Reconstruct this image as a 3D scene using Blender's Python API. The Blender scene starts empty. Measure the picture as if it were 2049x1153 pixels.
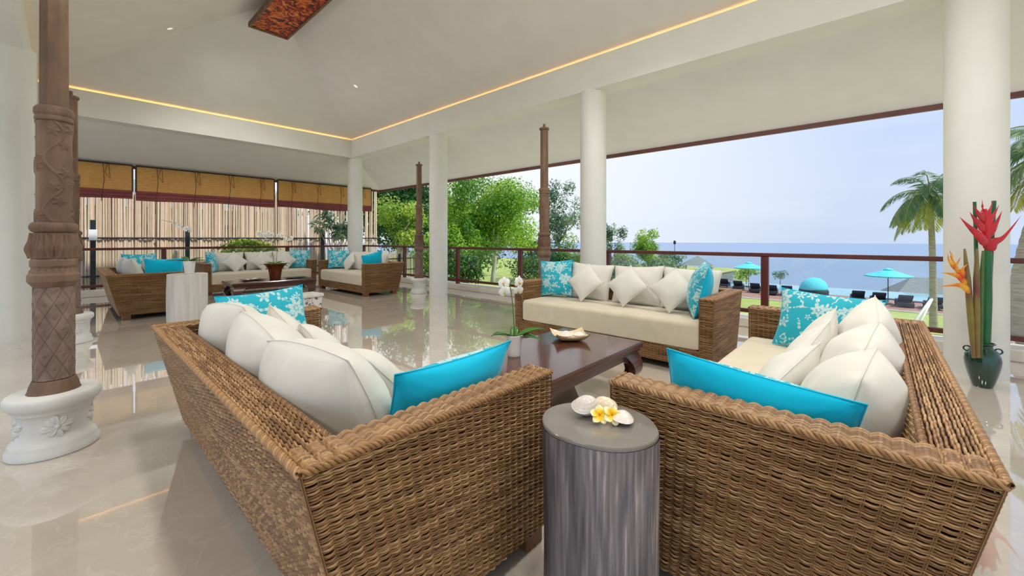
import bpy, math, random
import numpy as np
from mathutils import Vector, Matrix

sc = bpy.context.scene
col = sc.collection
PI = math.pi
R = math.radians
rng = random.Random(7)
nr = np.random.default_rng(7)

# ------------------------------------------------------------------ camera
CAM_H = 1.25
YAW = R(47.8)
cam_d = bpy.data.cameras.new('camera')
cam = bpy.data.objects.new('camera', cam_d)
col.objects.link(cam)
cam.location = (0, 0, CAM_H)
cam.rotation_euler = (R(90), 0, -YAW)
cam_d.sensor_fit = 'HORIZONTAL'
cam_d.sensor_width = 36
cam_d.lens = 36 * 808 / 2049
cam_d.shift_y = -(576.5 - 478) / 2049
cam_d.clip_start = .05
cam_d.clip_end = 6000
sc.camera = cam

# ------------------------------------------------------------------ colour management
sc.view_settings.view_transform = 'Standard'
sc.view_settings.look = 'None'
sc.view_settings.gamma = 1
sc.view_settings.use_curve_mapping = False
sc.view_settings.exposure = 0.17


def lin(c):
    """0-255 sRGB -> linear rgba"""
    o = []
    for v in c[:3]:
        v = v / 255
        o.append(v / 12.92 if v <= .04045 else ((v + .055) / 1.055) ** 2.4)
    return (*o, 1)


# ------------------------------------------------------------------ sky
SKY_STRENGTH = .97
w = bpy.data.worlds.new('sky')
sc.world = w
w.use_nodes = True
nt = w.node_tree
nt.nodes.clear()
L = nt.links.new
tc = nt.nodes.new('ShaderNodeTexCoord')
sep = nt.nodes.new('ShaderNodeSeparateXYZ')
L(tc.outputs['Generated'], sep.inputs[0])
ramp = nt.nodes.new('ShaderNodeValToRGB')
cr = ramp.color_ramp
cr.elements[0].position = 0
cr.elements[0].color = lin((196, 212, 236))
cr.elements[1].position = 1
cr.elements[1].color = lin((150, 188, 238))
for p, c in ((.1, (204, 218, 242)), (.3, (188, 210, 244)), (.55, (172, 201, 242))):
    e = cr.elements.new(p)
    e.color = lin(c)
L(sep.outputs['Z'], ramp.inputs[0])
# thin clouds, stretched sideways
mp = nt.nodes.new('ShaderNodeMapping')
mp.inputs['Scale'].default_value = (1.6, 1.6, 7)
L(tc.outputs['Generated'], mp.inputs[0])
no = nt.nodes.new('ShaderNodeTexNoise')
no.inputs['Scale'].default_value = 1.7
no.inputs['Detail'].default_value = 6
no.inputs['Roughness'].default_value = .55
L(mp.outputs[0], no.inputs['Vector'])
cl = nt.nodes.new('ShaderNodeMapRange')
cl.inputs['From Min'].default_value = .48
cl.inputs['From Max'].default_value = .8
cl.inputs['To Max'].default_value = .5
L(no.outputs[0], cl.inputs[0])
mx = nt.nodes.new('ShaderNodeMixRGB')
mx.inputs[2].default_value = lin((226, 233, 247))
L(cl.outputs[0], mx.inputs[0])
L(ramp.outputs[0], mx.inputs[1])
# broad pale haze over the land side
SUN_DIR = Vector((.38, -.92, 0)).normalized() * math.cos(R(52)) + Vector((0, 0, math.sin(R(52))))
dt = nt.nodes.new('ShaderNodeVectorMath')
dt.operation = 'DOT_PRODUCT'
dt.inputs[1].default_value = Vector((math.sin(R(38)), math.cos(R(38)), .45)).normalized()
L(tc.outputs['Generated'], dt.inputs[0])
gl = nt.nodes.new('ShaderNodeMapRange')
gl.inputs['From Min'].default_value = .62
gl.inputs['From Max'].default_value = 1
gl.inputs['To Max'].default_value = 1
L(dt.outputs['Value'], gl.inputs[0])
mx2 = nt.nodes.new('ShaderNodeMixRGB')
mx2.inputs[2].default_value = lin((246, 248, 252))
L(gl.outputs[0], mx2.inputs[0])
L(mx.outputs[0], mx2.inputs[1])
bg = nt.nodes.new('ShaderNodeBackground')
bg.inputs['Strength'].default_value = SKY_STRENGTH
L(mx2.outputs[0], bg.inputs[0])
ow = nt.nodes.new('ShaderNodeOutputWorld')
L(bg.outputs[0], ow.inputs[0])

# ------------------------------------------------------------------ sun
sl = bpy.data.lights.new('sun', 'SUN')
sl.energy = 3.7
sl.angle = R(2.5)
sl.color = (1, .96, .88)
so = bpy.data.objects.new('sun', sl)
col.objects.link(so)
so.rotation_euler = SUN_DIR.to_track_quat('Z', 'Y').to_euler()
so.location = (0, 0, 40)

DOWNLIGHT_POWER = 195
COVE_STRENGTH = 15


# ------------------------------------------------------------------ materials
def new_mat(name):
    m = bpy.data.materials.new(name)
    m.use_nodes = True
    return m, m.node_tree, m.node_tree.nodes['Principled BSDF']


def N(nt, t, **kw):
    n = nt.nodes.new('ShaderNode' + t)
    for k, v in kw.items():
        if k in n.inputs:
            n.inputs[k].default_value = v
        else:
            setattr(n, k, v)
    return n


def coords(nt, stretch=(1, 1, 1), kind='Object'):
    t = N(nt, 'TexCoord')
    m = N(nt, 'Mapping')
    m.inputs['Scale'].default_value = stretch
    nt.links.new(t.outputs[kind], m.inputs[0])
    return m.outputs[0]


def add_bump(nt, b, height, strength=.3, dist=.01):
    bp = N(nt, 'Bump')
    bp.inputs['Strength'].default_value = strength
    bp.inputs['Distance'].default_value = dist
    nt.links.new(height, bp.inputs['Height'])
    nt.links.new(bp.outputs[0], b.inputs['Normal'])


def mat(name, c1, c2=None, scale=5, stretch=(1, 1, 1), rough=.5, bump=0, dist=.01, metal=0, coat=0,
        detail=5, lo=.3, hi=.7, kind='Object', bscale=None, spec=.5, c3=None):
    m, nt, b = new_mat(name)
    b.inputs['Roughness'].default_value = rough
    b.inputs['Metallic'].default_value = metal
    b.inputs['Coat Weight'].default_value = coat
    b.inputs['Coat Roughness'].default_value = .08
    b.inputs['Specular IOR Level'].default_value = spec
    b.inputs['Base Color'].default_value = lin(c1)
    if c2 or bump:
        v = coords(nt, stretch, kind)
        n = N(nt, 'TexNoise', Scale=scale, Detail=detail)
        nt.links.new(v, n.inputs['Vector'])
        if c2:
            r = N(nt, 'ValToRGB')
            r.color_ramp.elements[0].position = lo
            r.color_ramp.elements[1].position = hi
            r.color_ramp.elements[0].color = lin(c1)
            r.color_ramp.elements[1].color = lin(c2)
            if c3:
                e = r.color_ramp.elements.new((lo + hi) / 2)
                e.color = lin(c3)
            nt.links.new(n.outputs[0], r.inputs[0])
            nt.links.new(r.outputs[0], b.inputs['Base Color'])
        if bump:
            h = n.outputs[0]
            if bscale:
                n2 = N(nt, 'TexNoise', Scale=bscale, Detail=4)
                nt.links.new(v, n2.inputs['Vector'])
                h = n2.outputs[0]
            add_bump(nt, b, h, bump, dist)
    return m


def strand_mat(name, dark, mid, light, rough=.42):
    """colour per strand from the mesh attribute rnd"""
    m, nt, b = new_mat(name)
    a = N(nt, 'Attribute', attribute_name='rnd')
    v = coords(nt, (6, 6, 6))
    n = N(nt, 'TexNoise', Scale=1.2, Detail=3)
    nt.links.new(v, n.inputs['Vector'])
    ad = N(nt, 'Math', operation='MULTIPLY_ADD')
    ad.inputs[1].default_value = .75
    nt.links.new(a.outputs['Fac'], ad.inputs[0])
    mu = N(nt, 'Math', operation='MULTIPLY')
    mu.inputs[1].default_value = .3
    nt.links.new(n.outputs[0], mu.inputs[0])
    nt.links.new(mu.outputs[0], ad.inputs[2])
    r = N(nt, 'ValToRGB')
    r.color_ramp.elements[0].color = lin(dark)
    r.color_ramp.elements[1].color = lin(light)
    e = r.color_ramp.elements.new(.5)
    e.color = lin(mid)
    nt.links.new(ad.outputs[0], r.inputs[0])
    nt.links.new(r.outputs[0], b.inputs['Base Color'])
    b.inputs['Roughness'].default_value = rough
    return m


def leaf_mat(name, dark, mid, light, trans=.35, rough=.45):
    m, nt, b = new_mat(name)
    a = N(nt, 'Attribute', attribute_name='rnd')
    r = N(nt, 'ValToRGB')
    r.color_ramp.elements[0].color = lin(dark)
    r.color_ramp.elements[1].color = lin(light)
    e = r.color_ramp.elements.new(.5)
    e.color = lin(mid)
    nt.links.new(a.outputs['Fac'], r.inputs[0])
    nt.links.new(r.outputs[0], b.inputs['Base Color'])
    b.inputs['Roughness'].default_value = rough
    t = N(nt, 'BsdfTranslucent')
    g = N(nt, 'HueSaturation')
    g.inputs['Value'].default_value = 1.5
    g.inputs['Hue'].default_value = .485
    nt.links.new(r.outputs[0], g.inputs['Color'])
    nt.links.new(g.outputs[0], t.inputs[0])
    ms = N(nt, 'MixShader')
    ms.inputs[0].default_value = trans
    nt.links.new(b.outputs[0], ms.inputs[1])
    nt.links.new(t.outputs[0], ms.inputs[2])
    nt.links.new(ms.outputs[0], nt.nodes['Material Output'].inputs[0])
    return m


def emit_mat(name, c, s):
    m = bpy.data.materials.new(name)
    m.use_nodes = True
    nt = m.node_tree
    nt.nodes.clear()
    e = N(nt, 'Emission')
    e.inputs[0].default_value = c
    e.inputs[1].default_value = s
    o = N(nt, 'OutputMaterial')
    nt.links.new(e.outputs[0], o.inputs[0])
    return m


def fabric_mat(name, c1, c2, weave=260, rough=.9, sheen=.2):
    m, nt, b = new_mat(name)
    b.inputs['Roughness'].default_value = rough
    b.inputs['Sheen Weight'].default_value = sheen
    b.inputs['Specular IOR Level'].default_value = .2
    uv = coords(nt, (1, 1, 1), 'UV')
    n = N(nt, 'TexNoise', Scale=7, Detail=4)
    nt.links.new(uv, n.inputs['Vector'])
    r = N(nt, 'ValToRGB')
    r.color_ramp.elements[0].position = .35
    r.color_ramp.elements[1].position = .65
    r.color_ramp.elements[0].color = lin(c1)
    r.color_ramp.elements[1].color = lin(c2)
    nt.links.new(n.outputs[0], r.inputs[0])
    nt.links.new(r.outputs[0], b.inputs['Base Color'])
    wa = N(nt, 'TexWave', Scale=weave / 6, Distortion=1.2, bands_direction='X')
    wb = N(nt, 'TexWave', Scale=weave / 6, Distortion=1.2, bands_direction='Y')
    nt.links.new(uv, wa.inputs['Vector'])
    nt.links.new(uv, wb.inputs['Vector'])
    ad = N(nt, 'Math', operation='ADD')
    nt.links.new(wa.outputs['Fac'], ad.inputs[0])
    nt.links.new(wb.outputs['Fac'], ad.inputs[1])
    add_bump(nt, b, ad.outputs[0], .06, .0012)
    return m


def batik_mat(name, base, white):
    """turquoise batik: flowers, curly vines and small leaves left undyed"""
    m, nt, b = new_mat(name)
    lk = nt.links.new
    b.inputs['Roughness'].default_value = .8
    b.inputs['Sheen Weight'].default_value = .15
    t = N(nt, 'TexCoord')
    oi = N(nt, 'ObjectInfo')
    rn = N(nt, 'Math', operation='MULTIPLY')
    rn.inputs[1].default_value = 37.0
    lk(oi.outputs['Random'], rn.inputs[0])
    off = N(nt, 'VectorMath', operation='ADD')
    lk(t.outputs['UV'], off.inputs[0])
    lk(rn.outputs[0], off.inputs[1])

    def mth(op, a, bb=None, cc=None):
        n = N(nt, 'Math', operation=op)
        for i, x in enumerate((a, bb, cc)):
            if x is None:
                continue
            if isinstance(x, (int, float)):
                n.inputs[i].default_value = x
            else:
                lk(x, n.inputs[i])
        return n.outputs[0]

    def flowers(scale, petals, r0, amp, shift, rand=.75):
        s = N(nt, 'Mapping')
        s.inputs['Scale'].default_value = (scale, scale, 0)
        s.inputs['Location'].default_value = (shift, shift * .37, 0)
        lk(off.outputs[0], s.inputs[0])
        v = N(nt, 'TexVoronoi', voronoi_dimensions='2D', Scale=1, Randomness=rand)
        lk(s.outputs[0], v.inputs['Vector'])
        d = N(nt, 'VectorMath', operation='SUBTRACT')
        lk(s.outputs[0], d.inputs[0])
        lk(v.outputs['Position'], d.inputs[1])
        sp = N(nt, 'SeparateXYZ')
        lk(d.outputs[0], sp.inputs[0])
        ang = mth('ARCTAN2', sp.outputs['Y'], sp.outputs['X'])
        sc_ = N(nt, 'SeparateColor')
        lk(v.outputs['Color'], sc_.inputs[0])
        ph = mth('MULTIPLY_ADD', ang, petals, mth('MULTIPLY', sc_.outputs[0], 6.28))
        pr = mth('MULTIPLY_ADD', mth('SINE', ph), amp, r0)
        pr = mth('MULTIPLY', pr, mth('MULTIPLY_ADD', sc_.outputs[1], .7, .55))
        inside = mth('LESS_THAN', v.outputs['Distance'], pr)
        ring = mth('GREATER_THAN', mth('ABSOLUTE', mth('SUBTRACT', v.outputs['Distance'], mth('MULTIPLY', pr, .33))), .018)
        return mth('MULTIPLY', inside, ring)

    f1 = flowers(5.2, 7, .26, .07, 0)
    f2 = flowers(8.5, 5, .2, .12, 3.3)
    f3 = flowers(13, 2, .17, .17, 8.1, .95)
    n1 = N(nt, 'TexNoise', Scale=9, Detail=1.5)
    lk(off.outputs[0], n1.inputs['Vector'])
    line = mth('LESS_THAN', mth('ABSOLUTE', mth('SUBTRACT', n1.outputs[0], .5)), .013)
    n2 = N(nt, 'TexNoise', Scale=6, Detail=2)
    lk(off.outputs[0], n2.inputs['Vector'])
    line = mth('MULTIPLY', line, mth('GREATER_THAN', n2.outputs[0], .48))
    al = mth('MAXIMUM', mth('MAXIMUM', f1, f2), mth('MAXIMUM', f3, line))
    n3 = N(nt, 'TexNoise', Scale=40, Detail=3)
    lk(off.outputs[0], n3.inputs['Vector'])
    al = mth('MULTIPLY', al, mth('MULTIPLY_ADD', n3.outputs[0], .6, .45))
    mix = N(nt, 'MixRGB')
    mix.inputs[1].default_value = lin(base)
    mix.inputs[2].default_value = lin(white)
    lk(al, mix.inputs[0])
    lk(mix.outputs[0], b.inputs['Base Color'])
    return m


def floor_mat():
    m, nt, b = new_mat('cream_marble')
    lk = nt.links.new
    v = coords(nt, (1, 1, 1))
    n = N(nt, 'TexNoise', Scale=1.6, Detail=8, Roughness=.6, Distortion=.8)
    lk(v, n.inputs['Vector'])
    r = N(nt, 'ValToRGB')
    r.color_ramp.elements[0].position = .3
    r.color_ramp.elements[1].position = .7
    r.color_ramp.elements[0].color = lin((202, 190, 174))
    r.color_ramp.elements[1].color = lin((219, 209, 195))
    lk(n.outputs[0], r.inputs[0])
    # pale veins
    n2 = N(nt, 'TexNoise', Scale=3.1, Detail=6, Distortion=1.5)
    lk(v, n2.inputs['Vector'])
    ab = N(nt, 'Math', operation='SUBTRACT')
    ab.inputs[1].default_value = .5
    lk(n2.outputs[0], ab.inputs[0])
    ab2 = N(nt, 'Math', operation='ABSOLUTE')
    lk(ab.outputs[0], ab2.inputs[0])
    mr = N(nt, 'MapRange')
    mr.inputs['From Max'].default_value = .018
    mr.inputs['To Min'].default_value = .35
    mr.inputs['To Max'].default_value = 0
    lk(ab2.outputs[0], mr.inputs[0])
    mix = N(nt, 'MixRGB')
    mix.inputs[2].default_value = lin((236, 226, 212))
    lk(mr.outputs[0], mix.inputs[0])
    lk(r.outputs[0], mix.inputs[1])
    lk(mix.outputs[0], b.inputs['Base Color'])
    b.inputs['Roughness'].default_value = .035
    b.inputs['IOR'].default_value = 1.9
    b.inputs['Coat Weight'].default_value = .8
    b.inputs['Coat IOR'].default_value = 1.7
    b.inputs['Coat Roughness'].default_value = .012
    return m


def glass_mat():
    m = bpy.data.materials.new('clear_glass')
    m.use_nodes = True
    nt = m.node_tree
    nt.nodes.clear()
    lw = N(nt, 'LayerWeight')
    pw = N(nt, 'Math', operation='POWER')
    pw.inputs[1].default_value = 5
    nt.links.new(lw.outputs['Facing'], pw.inputs[0])
    f = N(nt, 'Math', operation='MULTIPLY_ADD')
    f.inputs[1].default_value = .9
    f.inputs[2].default_value = .04
    nt.links.new(pw.outputs[0], f.inputs[0])
    tr = N(nt, 'BsdfTransparent')
    tr.inputs[0].default_value = (.95, .975, .965, 1)
    g = N(nt, 'BsdfGlossy')
    g.inputs['Roughness'].default_value = .01
    mx = N(nt, 'MixShader')
    o = N(nt, 'OutputMaterial')
    nt.links.new(f.outputs[0], mx.inputs[0])
    nt.links.new(tr.outputs[0], mx.inputs[1])
    nt.links.new(g.outputs[0], mx.inputs[2])
    nt.links.new(mx.outputs[0], o.inputs[0])
    return m


MT = dict(
    plaster=mat('white_plaster', (226, 224, 219), (231, 229, 225), scale=3, rough=.85, bump=.05),
    column=mat('white_column_paint', (228, 227, 221), (233, 232, 227), scale=3, rough=.7),
    curb=mat('pale_stone', (214, 206, 192), (228, 221, 208), scale=4, rough=.35),
    redwood=mat('red_brown_wood', (86, 36, 30), (104, 46, 38), scale=6, stretch=(1, 1, .1), rough=.35),
    fascia=mat('dark_red_trim', (104, 62, 58), (118, 72, 66), scale=5, rough=.5),
    core=mat('dark_wicker_core', (52, 31, 16), (70, 42, 22), scale=30, rough=.8),
    strand=strand_mat('wicker_strand', (100, 68, 38), (152, 110, 66), (198, 158, 110), .3),
    foot=mat('brown_wood', (112, 72, 40), (134, 90, 52), scale=8, stretch=(1, 1, .2), rough=.5),
    linen=fabric_mat('cream_linen', (222, 218, 208), (229, 226, 218), weave=420),
    seat=fabric_mat('beige_seat_fabric', (210, 199, 175), (217, 207, 185), weave=420),
    batik=batik_mat('turquoise_batik', (24, 176, 198), (214, 230, 226)),
    cyan=fabric_mat('plain_turquoise', (6, 196, 236), (14, 204, 240), weave=420),
    table=mat('dark_red_wood', (60, 28, 21), (92, 48, 36), scale=5, stretch=(.25, 3, 3), rough=.2, coat=.4),
    carved=mat('carved_brown_wood', (100, 78, 62), (134, 108, 88), scale=9, stretch=(1, 1, .35), rough=.7, bump=.25, dist=.004,
               bscale=60, c3=(118, 90, 72)),
    carved_dark=mat('carved_wood_greyed', (108, 88, 78), (146, 122, 108), scale=14, rough=.75, bump=.25, dist=.004, bscale=60),
    pedestal=mat('white_carved_stone', (212, 212, 208), (228, 227, 222), scale=6, rough=.75, bump=.12, bscale=30),
    log_bark=mat('grey_weathered_wood', (70, 64, 66), (204, 192, 188), scale=3.4, stretch=(8, 8, .4), rough=.45,
                 c3=(128, 120, 122), coat=.1, lo=.34, hi=.7, detail=8, bump=.15, dist=.004),
    log_top=mat('grey_lacquered_top', (120, 114, 108), (142, 136, 130), scale=5, rough=.16, coat=.5),
    white_wood=mat('whitewashed_wood', (206, 200, 192), (230, 226, 220), scale=3, stretch=(6, 6, .4), rough=.7, detail=8),
    ceramic=mat('white_ceramic', (236, 234, 232), rough=.2),
    copper=mat('copper_glaze', (112, 58, 32), (150, 84, 48), scale=9, rough=.22, metal=.5),
    green_glaze=mat('dark_green_glaze', (6, 38, 36), (18, 74, 62), scale=7, rough=.06, coat=.8, bump=.05, dist=.02),
    shell=mat('white_shell', (238, 231, 222), (228, 214, 200), scale=12, stretch=(1, 1, 4), rough=.22),
    shell_tan=mat('tan_shell', (232, 206, 172), (242, 228, 206), scale=8, rough=.25),
    bowl=mat('pale_gold_wood', (214, 190, 142), (232, 214, 176), scale=5, rough=.25, coat=.4),
    tray=mat('dark_tray', (38, 30, 28), rough=.25),
    leaf=mat('orchid_leaf', (38, 92, 28), (70, 132, 40), scale=6, rough=.3),
    stem=mat('green_stem', (70, 96, 48), (92, 118, 58), scale=9, rough=.5),
    petal=mat('white_petal', (246, 245, 242), rough=.5),
    lip=mat('yellow_lip', (218, 190, 60), rough=.5),
    soil=mat('dark_moss', (52, 44, 28), (78, 70, 40), scale=40, rough=.95),
    bamboo=strand_mat('dry_bamboo', (176, 150, 126), (206, 184, 158), (228, 210, 188), rough=.6),
    blind=mat('golden_bamboo_blind', (206, 158, 88), (244, 204, 132), scale=4, stretch=(2, 2, 14), rough=.55, c3=(226, 182, 108)),
    blind_dark=mat('dark_binding', (66, 44, 34), rough=.7),
    maroon=mat('maroon_cloth', (124, 62, 62), (146, 80, 78), scale=6, stretch=(1, 1, 8), rough=.85),
    steel=mat('dark_steel', (40, 46, 54), rough=.45, metal=.3),
    white_paint=mat('white_paint', (232, 236, 240), rough=.5),
    bark=mat('grey_bark', (112, 98, 82), (150, 134, 116), scale=8, stretch=(3, 3, .6), rough=.9, bump=.3),
    pale_bark=mat('pale_bark', (176, 166, 152), (206, 198, 186), scale=6, stretch=(2, 2, .6), rough=.85),
    palm_bark=mat('palm_trunk', (150, 136, 120), (190, 178, 164), scale=5, stretch=(1, 1, 9), rough=.9, bump=.4),
    grass=mat('mown_grass', (156, 168, 84), (182, 192, 110), scale=.7, rough=.95, bump=.4, bscale=60, dist=.03),
    deck=mat('red_brown_decking', (156, 112, 98), (182, 138, 122), scale=3, stretch=(.3, 6, 1), rough=.7),
    bounce_pave=mat('pale_bounce_stone', (196, 190, 178), (212, 206, 196), scale=2, rough=.7),
    stone=mat('grey_stone', (142, 134, 124), (186, 176, 164), scale=6, rough=.9, bump=.3),
    water=mat('pool_water', (120, 190, 214), (150, 210, 226), scale=.4, rough=.08),
    black_wicker=mat('black_wicker', (34, 38, 48), (58, 64, 76), scale=40, rough=.6),
    navy=mat('dark_blue_cushion', (38, 52, 78), (48, 64, 92), scale=8, rough=.8),
    canvas=mat('turquoise_canvas', (92, 214, 226), (110, 224, 234), scale=3, rough=.8),
    roof=mat('grey_shingle', (128, 134, 130), (152, 157, 152), scale=9, rough=.85),
    wall_ext=mat('pale_render', (204, 200, 190), (216, 212, 204), scale=3, rough=.9),
    gold_red=None,
    lamp_trim=mat('white_lamp_trim', (235, 235, 230), rough=.4),
    lamp_lens=emit_mat('lamp_lens', (1, .95, .85, 1), .8),
    cove=emit_mat('cove_led', (1, .46, .13, 1), COVE_STRENGTH),
    glass=glass_mat(),
    floor=floor_mat(),
    leaf_bright=leaf_mat('bright_tree_leaf', (52, 108, 28), (126, 176, 48), (210, 226, 104), .45),
    leaf_dark=leaf_mat('dark_tree_leaf', (22, 62, 28), (52, 104, 42), (104, 148, 60), .3),
    leaf_yellow=leaf_mat('yellow_green_leaf', (84, 126, 40), (152, 182, 66), (210, 220, 118), .45),
    leaf_grey=leaf_mat('grey_green_leaf', (74, 104, 84), (112, 142, 108), (160, 182, 138), .35),
    palm_leaf=leaf_mat('palm_leaflet', (56, 92, 66), (108, 138, 92), (190, 186, 96), .35),
    strelitzia=mat('green_stalk', (24, 84, 52), (52, 124, 66), scale=5, stretch=(1, 1, .2), rough=.3),
    red_bract=mat('red_bract', (176, 16, 36), (214, 34, 48), scale=7, rough=.35),
    orange_bract=mat('orange_bract', (222, 52, 20), (244, 190, 44), scale=11, rough=.35),
    purple_sheath=mat('purple_green_sheath', (112, 56, 62), (150, 150, 62), scale=5, stretch=(1, 1, .5), rough=.4),
    frangi=None,
)


def sea_mat():
    m, nt, b = new_mat('sea_water')
    b.inputs['Base Color'].default_value = lin((132, 152, 178))
    b.inputs['Roughness'].default_value = .42
    v = coords(nt, (.05, .02, 1))
    n = N(nt, 'TexNoise', Scale=4, Detail=5)
    nt.links.new(v, n.inputs['Vector'])
    b.inputs['Specular IOR Level'].default_value = .2
    add_bump(nt, b, n.outputs[0], .1, .4)
    return m


def painted_mat():
    m, nt, b = new_mat('gilt_red_carving')
    v = coords(nt, (1, 1, 1))
    n = N(nt, 'TexNoise', Scale=8, Detail=2, Distortion=1.8)
    nt.links.new(v, n.inputs['Vector'])
    r = N(nt, 'ValToRGB')
    els = r.color_ramp.elements
    els[0].position = .36
    els[0].color = lin((28, 12, 12))
    els[1].position = .7
    els[1].color = lin((214, 160, 62))
    for p, c in ((.43, (120, 20, 18)), (.52, (196, 70, 28)), (.6, (222, 122, 56))):
        e = els.new(p)
        e.color = lin(c)
    nt.links.new(n.outputs[0], r.inputs[0])
    nt.links.new(r.outputs[0], b.inputs['Base Color'])
    b.inputs['Roughness'].default_value = .5
    add_bump(nt, b, n.outputs[0], .8, .03)
    return m


def log_mat():
    """grey lacquered driftwood: upright grain with broad pale and dark patches"""
    m, nt, b = new_mat('grey_driftwood')
    lk = nt.links.new
    v1 = coords(nt, (1, 1, .16))
    n1 = N(nt, 'TexNoise', Scale=7, Detail=3, Distortion=.6)
    lk(v1, n1.inputs['Vector'])
    v2 = coords(nt, (1, 1, .05))
    n2 = N(nt, 'TexNoise', Scale=90, Detail=6)
    lk(v2, n2.inputs['Vector'])
    ad = N(nt, 'Math', operation='MULTIPLY_ADD')
    ad.inputs[1].default_value = .38
    lk(n2.outputs[0], ad.inputs[0])
    mu = N(nt, 'Math', operation='MULTIPLY')
    mu.inputs[1].default_value = .62
    lk(n1.outputs[0], mu.inputs[0])
    lk(mu.outputs[0], ad.inputs[2])
    r = N(nt, 'ValToRGB')
    els = r.color_ramp.elements
    els[0].position = .33
    els[0].color = lin((48, 44, 48))
    els[1].position = .66
    els[1].color = lin((196, 182, 176))
    for p, c in ((.44, (86, 82, 88)), (.53, (112, 107, 112)), (.6, (142, 135, 138))):
        e = els.new(p)
        e.color = lin(c)
    lk(ad.outputs[0], r.inputs[0])
    lk(r.outputs[0], b.inputs['Base Color'])
    b.inputs['Roughness'].default_value = .42
    add_bump(nt, b, n2.outputs[0], .2, .003)
    return m


def frangi_mat():
    m, nt, b = new_mat('frangipani_petal')
    t = N(nt, 'TexCoord')
    le = N(nt, 'VectorMath', operation='LENGTH')
    nt.links.new(t.outputs['Object'], le.inputs[0])
    r = N(nt, 'ValToRGB')
    els = r.color_ramp.elements
    els[0].position = 0
    els[0].color = lin((250, 160, 0))
    els[1].position = .027
    els[1].color = lin((252, 244, 200))
    for p, c in ((.009, (255, 196, 0)), (.019, (255, 224, 50))):
        e = els.new(p)
        e.color = lin(c)
    nt.links.new(le.outputs['Value'], r.inputs[0])
    nt.links.new(r.outputs[0], b.inputs['Base Color'])
    b.inputs['Roughness'].default_value = .5
    return m


MT['sea'] = sea_mat()


def make_translucent(m, c, f):
    nt = m.node_tree
    b = nt.nodes['Principled BSDF']
    t = N(nt, 'BsdfTranslucent')
    t.inputs[0].default_value = lin(c)
    ms = N(nt, 'MixShader')
    ms.inputs[0].default_value = f
    nt.links.new(b.outputs[0], ms.inputs[1])
    nt.links.new(t.outputs[0], ms.inputs[2])
    nt.links.new(ms.outputs[0], nt.nodes['Material Output'].inputs[0])


make_translucent(MT['blind'], (232, 180, 96), .35)
MT['gold_red'] = painted_mat()
MT['log_bark'] = log_mat()
MT['frangi'] = frangi_mat()


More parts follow.
